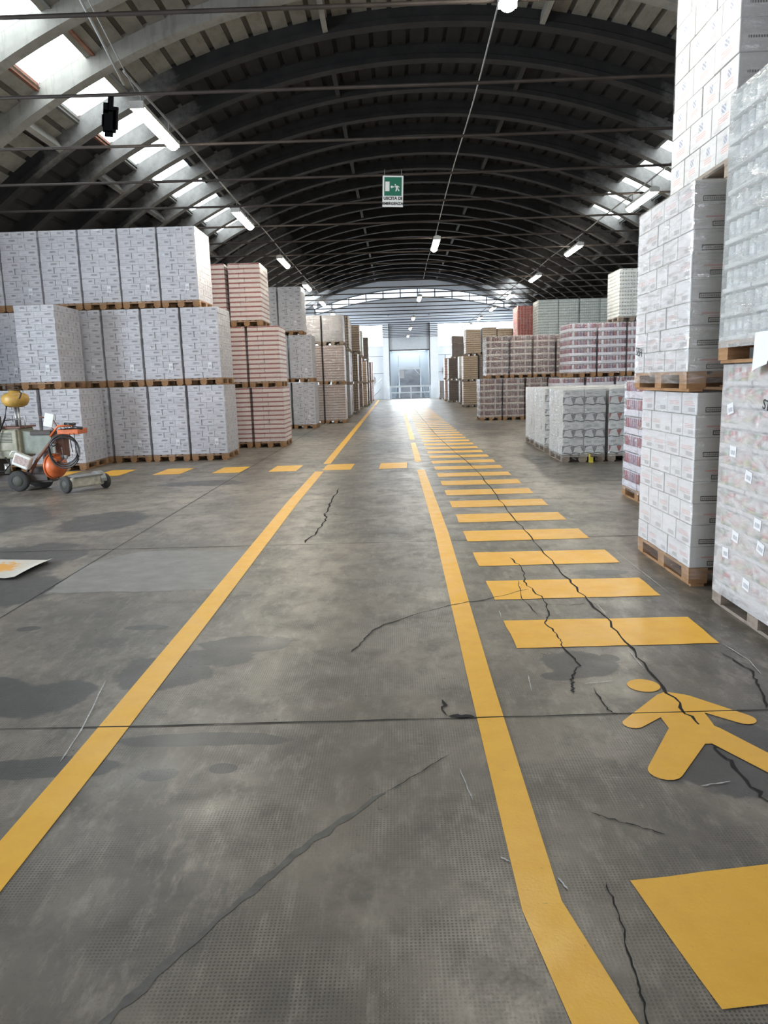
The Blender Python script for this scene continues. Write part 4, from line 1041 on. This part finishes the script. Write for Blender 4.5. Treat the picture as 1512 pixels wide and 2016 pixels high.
# ================================================================== LINE MARKING MACHINE
M_cream = plain('dusty_cream_paint', (0.27, 0.255, 0.185), .5, var=.4, scale=7)
M_cream2 = plain('chipped_cream_paint', (0.42, 0.40, 0.33), .5, var=.35, scale=14)
M_grill = plain('dark_grille', (0.05, .055, .04), .6)
M_olive = plain('grey_green_tank', (0.20, 0.22, 0.18), .5, var=.3, scale=6)
M_orange = plain('orange_paint', (0.58, 0.13, 0.035), .4, var=.3, scale=9)
M_yel = plain('ochre_tank_paint', (0.46, 0.27, 0.06), .45, var=.35, scale=8)
M_rub = plain('dirty_rubber', (0.035, 0.035, 0.033), .85, var=.3, scale=12)
M_rim = plain('grey_wheel_rim', (0.065, 0.065, 0.052), .7, var=.35, scale=14)
M_chas = plain('dark_oily_chassis', (0.055, 0.042, 0.036), .6, var=.4, scale=9)
M_brown = plain('brown_painted_steel', (0.16, 0.065, 0.04), .6, var=.3, scale=9)
M_hose = plain('black_hose', (0.02, 0.02, 0.022), .35)
M_wcan = plain('white_plastic', (0.66, 0.66, 0.62), .5, var=.12, scale=10)
M_metal = plain('worn_steel', (0.34, 0.34, 0.33), .35, .7, var=.2, scale=12)
MO = (-6.05, 12.0, 0)
mach = tag(empty('line_marking_machine', MO), 'cream and orange line marking machine with hoses and tanks, left of the aisle', 'machine')
def mp(b_, name, m_, parent=mach): return b_.build(name, m_, parent)
def lbox(name, m_, x0, x1, y0, y1, z0, z1, bev=.02, M=None, parent=mach):
    b_ = MB(); b_.box(x0, x1, y0, y1, z0, z1, M=M); me = b_.mesh(name, m_)
    bm = bmesh.new(); bm.from_mesh(me); bmesh.ops.bevel(bm, geom=list(bm.edges), offset=bev, segments=2, affect='EDGES', profile=.5); bm.to_mesh(me); bm.free()
    return link(name, me, parent)
# world minus MO -> local helper
def wheel(x, y, r, w, name='wheel', parent=mach, ang=0):
    Mx = T(x, y, r) @ Rz(ang) @ Rx(PI/2)
    b_ = MB(); b_.rings([(r*.55, -w/2), (r*.92, -w/2), (r, -w*.3), (r, w*.3), (r*.92, w/2), (r*.55, w/2)], 28, Mx, cap=(False, False)); t = b_.build(name, M_rub, parent)
    b_ = MB(); b_.rings([(.0, -w*.32), (r*.2, -w*.36), (r*.3, -w*.2), (r*.45, -w*.2), (r*.56, -w*.45), (r*.56, w*.45), (0, w*.45)], 28, Mx); b_.build('rim', M_rim, t)
    return t
wheel(-.13, -.10, .17, .10); wheel(-.13, .50, .17, .10); wheel(-1.25, -.10, .17, .10); wheel(-1.25, .50, .17, .10); wheel(.12, .25, .14, .09)
b = MB(); b.box(-1.5, .30, -.02, .42, .16, .26); b.box(-1.5, -.5, .0, .40, .26, .52); b.box(.0, .34, .05, .32, .12, .36); b.tube([(-.13, -.1, .17), (-.13, .5, .17)], .03); b.tube([(-1.25, -.1, .17), (-1.25, .5, .17)], .03); mp(b, 'chassis', M_chas)
hs = lbox('engine_housing', M_cream, -.95, -.06, -.06, .45, .53, 1.02, .03)
lbox('side_cover', M_cream, -.44, -.10, -.09, -.05, .66, 1.0, .015, parent=hs)
for x0, x1, n in ((-.39, -.17, 7), (-.75, -.48, 10)):
    b = MB()
    for i in range(n): z = .80+.024*i if n == 7 else .68+.03*i; b.box(x0, x1, -.095, -.088, z, z+.011)
    b.box((x0+x1)/2-.006, (x0+x1)/2+.006, -.097, -.09, .68, 1.0) if 0 else None
    b.build('grille', M_grill, hs)
b = MB(); b.box(-1.0, -.03, -.08, .47, 1.02, 1.045); b.build('top_edge', M_brown, hs)
# hopper tank right of the housing
b = MB(); P = [(-.06, .60), (-.06, .98), (.42, .90), (.42, .72), (.28, .60)]
for y_, rev in ((.0, 0), (.36, 1)):
    q_ = [(x, y_, z) for x, z in P]; b.face(q_[::-1] if rev else q_)
for (x0, z0), (x1, z1) in zip(P, P[1:]+P[:1]): b.face([(x0, 0, z0), (x0, .36, z0), (x1, .36, z1), (x1, 0, z1)])
mp(b, 'paint_hopper', M_olive)
lbox('battery_box', M_chas, .10, .44, -.04, .2, .90, .97, .01)
# top yellow tank and its post
b = MB(); Mt = T(-.14, .1, 1.49) @ Ry(0)
b.rings([(.0, -.135), (.10, -.13), (.17, -.10), (.205, -.04), (.21, .01), (.195, .06), (.14, .095), (.09, .105), (.085, .14), (0, .14)], 32, Mt); yt = mp(b, 'round_yellow_tank', M_yel)
b = MB(); b.rings([(.0, .14), (.10, .14), (.10, .155), (0, .16)], 20, Mt); b.tube([(-.06, .1, 1.60), (.01, .02, 1.58), (.02, -.08, 1.50)], .012); b.tube([(-.23, .05, 1.62), (-.23, .05, 1.68), (-.05, .05, 1.68), (-.05, .05, 1.62)], .008); b.build('lid', M_chas, yt)
b = MB(); b.tube([(-.16, .1, 1.0), (-.16, .1, 1.38)], .025); b.tube([(-.08, .05, 1.02), (-.10, .08, 1.38)], .018); b.tube([(-.30, .05, 1.03), (-.32, .02, 1.15), (-.06, .02, 1.17), (.0, .04, 1.15), (.0, .05, 1.0)], .010); mp(b, 'tank_post', M_metal)
b = MB(); b.tube([(-.22, -.05, 1.38), (-.24, -.1, 1.2), (-.33, -.12, 1.0), (-.42, -.14, .8), (-.45, -.15, .6), (-.38, -.14, .45)], .014); b.tube([(-.8, -.1, 1.1), (-.6, -.12, 1.16), (-.44, -.1, 1.15)], .012); b.tube([(-.60, -.12, .5), (-.5, -.2, .36), (-.3, -.2, .34), (-.22, -.14, .45), (-.3, -.12, .56)], .012); mp(b, 'hose', M_hose)
b = MB(); b.box(-.40, -.33, -.12, -.05, 1.02, 1.22); mp(b, 'filter', M_chas)
# frame arms running up to the handlebar
b = MB(); b.tube([(.05, -.05, .30), (.18, -.05, .50), (.50, -.05, .86), (.62, -.05, .93), (.86, -.05, .96)], .026); b.tube([(.1, .25, .30), (.22, .25, .50), (.52, .25, .86), (.64, .25, .93), (.86, .25, .96)], .026); mp(b, 'steering_frame', M_brown)
cs = lbox('control_console', M_orange, .58, .92, -.10, .28, .90, .985, .012)
b = MB(); b.face([(.56, -.1, .985), (.90, -.1, .985), (.90, .28, .985), (.56, .28, .985)]); 
for i in range(5): b.tube([(.62+.05*i, -.02+.05*(i % 2), .98), (.60+.055*i, -.04, 1.05+.01*(i % 3))], .007, 6)
b.build('lever', M_metal, cs)
b = MB(); b.tube([(.45, -.08, .88), (.60, -.10, 1.04), (.86, -.12, 1.05)], .018); b.build('arm', M_orange, cs)
b = MB(); b.tube([(.72, -.12, 1.075), (.90, -.13, 1.065)], .022); b.tube([(.86, -.15, 1.02), (1.02, -.16, 1.0)], .024); b.build('grip', M_hose, cs)
b = MB(); 
for i, dx in enumerate((.0, .07)): b.tube([(.78+dx, -.10, .92), (.79+dx, -.12, .78), (.80+dx, -.1, .62-.05*i)], .006, 6)
mp(b, 'control_cable', M_hose)
lbox('cable_support_box', M_brown, .30, .62, .02, .22, .52, .86, .015)
lbox('junction_box', M_wcan, .42, .50, -.08, -.02, .60, .76, .01)
# hose coil
b = MB(); 
for i in range(4):
    cx, cz, rr, yy_ = .66+.012*i, .67-.018*i, .235+.012*(i % 2), -.10-.024*i
    b.tube([(cx+rr*math.cos(2*PI*k/28), yy_+.01*math.sin(4*PI*k/28), cz+rr*math.sin(2*PI*k/28)) for k in range(28)], .0125, 8, closed=True)
b.tube([(.56, -.1, .88), (.48, -.12, .82), (.44, -.12, .78), (.5, -.12, .72), (.58, -.12, .76), (.55, -.1, .84)], .010); mp(b, 'coiled_hose', M_hose)
b = MB(); b.box(.40, .66, .0, .02, .50, .56); b.tube([(.3, -.05, .40), (.5, -.05, .42), (.62, -.05, .52), (.6, -.05, .7)], .014); mp(b, 'hose_hanger', M_metal)
# orange pressure tank with its seam ring
b = MB(); Mo = T(.44, .02, .39) @ Rz(-.35) @ Ry(PI/2); b.rings([(0, -.15), (.08, -.14), (.15, -.10), (.19, -.04), (.20, .0), (.19, .06), (.15, .115), (.08, .145), (0, .155)], 32, Mo); ot = mp(b, 'orange_pressure_tank', M_orange)
b = MB(); b.rings([(.195, -.055), (.215, -.05), (.215, -.03), (.20, -.025)], 32, Mo, cap=(False, False)); b.build('seam_ring', M_orange, ot)
# white jerrycan hanging under the housing
jc = lbox('white_jerrycan', M_wcan, -.14, .14, -.03, .10, -.11, .11, .03, M=T(-.02, -.16, .50) @ Ry(.42))
b = MB(); b.tube([(-.20, -.16, .60), (-.16, -.16, .66), (-.06, -.16, .66)], .013); b.build('handle', M_wcan, jc)
b = MB(); b.box(-.11, .13, -.034, -.03, -.06, .07, M=T(-.02, -.16, .50) @ Ry(.42)); b.build('printed_label', plain('faded_label', (.40, .30, .27), .6, var=.4, scale=30), jc)
b = MB(); b.box(-.9, -.5, -.14, -.04, .42, .62); b.tube([(-.62, -.16, .44), (-.5, -.16, .42), (-.42, -.16, .55), (-.5, -.16, .66)], .02); b.rings([(.05, 0), (.05, .16)], 16, T(-.28, -.12, .30)); mp(b, 'pump_unit', M_metal)
b = MB(); b.rings([(.0, 0), (.07, .0), (.07, .2), (0, .2)], 18, T(-.62, -.16, .25)); mp(b, 'fuel_can', M_wcan)
# white card clipped above the hopper
lbox('white_clip_board', M_wcan, -.075, .075, -.012, .012, -.11, .11, .008, M=T(.44, -.05, 1.14) @ Ry(.25))
b = MB(); b.tube([(.46, -.05, 1.03), (.52, -.05, .97)], .010); b.tube([(.30, -.05, 1.20), (.37, -.05, 1.18)], .012); b.tube([(.52, -.06, 1.14), (.56, -.06, 1.05), (.54, -.06, .98)], .010); mp(b, 'clip_arm', M_brown)
# low front carriage
cg = MB(); ang = math.atan2(.55, .37)
Mg = T(1.0, -.22, 0) @ Rz(.98)
lbox('carriage_body', M_cream2, -.30, .30, -.10, .16, .07, .24, .03, M=Mg)
b = MB(); b.box(-.26, .26, -.12, .18, .236, .25, M=Mg); mp(b, 'carriage_cover', M_metal)
wheel(.80, -.46, .135, .07, ang=-.6); wheel(1.22, .06, .12, .07, ang=-.6)
b = MB(); 
for k in range(10):
    a0, a1 = PI*k/10, PI*(k+1)/10
    for s_ in (-.05, .05):
        p_ = lambda a, rr: Mg @ Vector((.27+s_, .03+rr*math.cos(a), .13+rr*math.sin(a)))
        b.face([p_(a0, .0), p_(a0, .165), p_(a1, .165)])
    b.face([Mg @ Vector((.22, .03+.165*math.cos(a0), .13+.165*math.sin(a0))), Mg @ Vector((.32, .03+.165*math.cos(a0), .13+.165*math.sin(a0))), Mg @ Vector((.32, .03+.165*math.cos(a1), .13+.165*math.sin(a1))), Mg @ Vector((.22, .03+.165*math.cos(a1), .13+.165*math.sin(a1)))])
mp(b, 'wheel_guard', M_metal)
b = MB(); b.tube([(.36, .05, .22), (.6, -.05, .14), (.85, -.2, .15)], .018); mp(b, 'tow_bar', M_chas)

# ================================================================== DOCK EQUIPMENT
M_galv = plain('galvanised_steel', (0.50, 0.56, 0.62), .45, .3, var=.1)
M_ramp = plain('dark_ramp_plate', (0.20, 0.21, 0.23), .5, .3, var=.3, scale=2)
YD = 63.7
gt = tag(empty('steel_barrier', (1.3, YD, 0)), 'low galvanised steel barrier in front of the dock door', 'barrier')
b = MB(); b.box(-1.72, 1.72, -.05, .05, .98, 1.12); b.build('top_rail', M_galv, gt)
b = MB(); b.box(-1.72, 1.72, -.05, .05, .48, .58); b.build('middle_rail', M_galv, gt)
b = MB(); b.box(-1.72, 1.72, -.05, .05, .02, .09); b.build('bottom_rail', M_ramp, gt)
for x in (-1.67, -.85, 0.05, .95, 1.67):
    b = MB(); b.box(x-.05, x+.05, -.055, .055, 0 if abs(x) > 1.5 or abs(x) < .1 else .5, 1.1); b.build('post', M_galv, gt)
rp = tag(empty('loading_ramp', (1.3, YD+1.0, 0)), 'dark sloping loading ramp with steel frame behind the barrier', 'ramp')
b = MB(); b.face([(-1.25, 0, .15), (1.25, 0, .15), (.92, 2.4, 2.5), (-.92, 2.4, 2.5)]); b.face([(-1.25, 0, 0), (1.25, 0, 0), (1.25, 0, .15), (-1.25, 0, .15)])
b.face([(-1.25, 0, 0), (-1.25, 0, .15), (-.92, 2.4, 2.5), (-.92, 2.4, 0)]); b.face([(1.25, 0, 0), (.92, 2.4, 0), (.92, 2.4, 2.5), (1.25, 0, .15)]); b.build('ramp_plate', M_ramp, rp)
b = MB(); b.box(-.98, .98, -.06, .06, 2.5, 2.66); b.build('cross_beam', M_galv, rp)
for x in (-.93, .93):
    b = MB(); b.box(x-.05, x+.05, -.05, .05, 0, 2.55); b.build('upright', M_galv, rp)
    b = MB(); b.tube([(x*1.35, 0, .2), (x*1.02, 2.3, 2.6), (x*1.02, 2.3, 3.7)], .035); b.build('handrail', M_galv, rp)
b = MB(); b.tube([(.9, -.07, 1.9), (.4, -.07, 2.5)], .03); b.build('brace', M_galv, rp)
b = MB(); b.box(-.9, -.5, -.02, .0, 1.75, 2.4); b.build('notice_panel', plain('notice_grey', (.30, .31, .33), .5), rp)
hr = tag(empty('stair_handrail', (-1.9, 63.6, 0)), 'white diagonal handrail left of the dock door', 'handrail')
b = MB(); b.tube([(-.1, 0, 0), (-.1, 0, 1.0)], .035); b.tube([(-.1, 0, .15), (.75, 0, .95), (.75, 0, 1.5)], .035); b.tube([(-.1, 0, .95), (.75, 0, 1.75)], .035); b.build('rail', M_beam, hr)
for x, z, lab in ((-1.95, 1.7, 'small dark control box on the wall left of the dock'), (4.35, 2.35, 'small dark control box on the wall right of the dock')):
    t = tag(empty('control_box', (x, YW-.12, z)), lab, 'control box')
    b = MB(); b.box(-.18, .18, -.08, .10, -.25, .25); b.build('case', plain('blue_grey_case', (.12, .15, .20), .5), t); b = MB(); b.box(-.1, .1, -.09, -.08, -.05, .12); b.build('panel', M_beam, t)
    b = MB(); b.tube([(0, .05, .25), (0, .05, 1.3)], .02); b.build('cable', M_cable, t)
b = MB(); b.box(-.25, .25, -.25, .25, 0, .75); b.box(-.27, .27, -.27, .27, .75, .8)
tag(b.build('waste_bin', plain('dark_bin', (.03, .035, .045), .6), loc=(-2.45, 63.3, 0)), 'small dark bin at the foot of the far wall beside the handrail', 'bin')
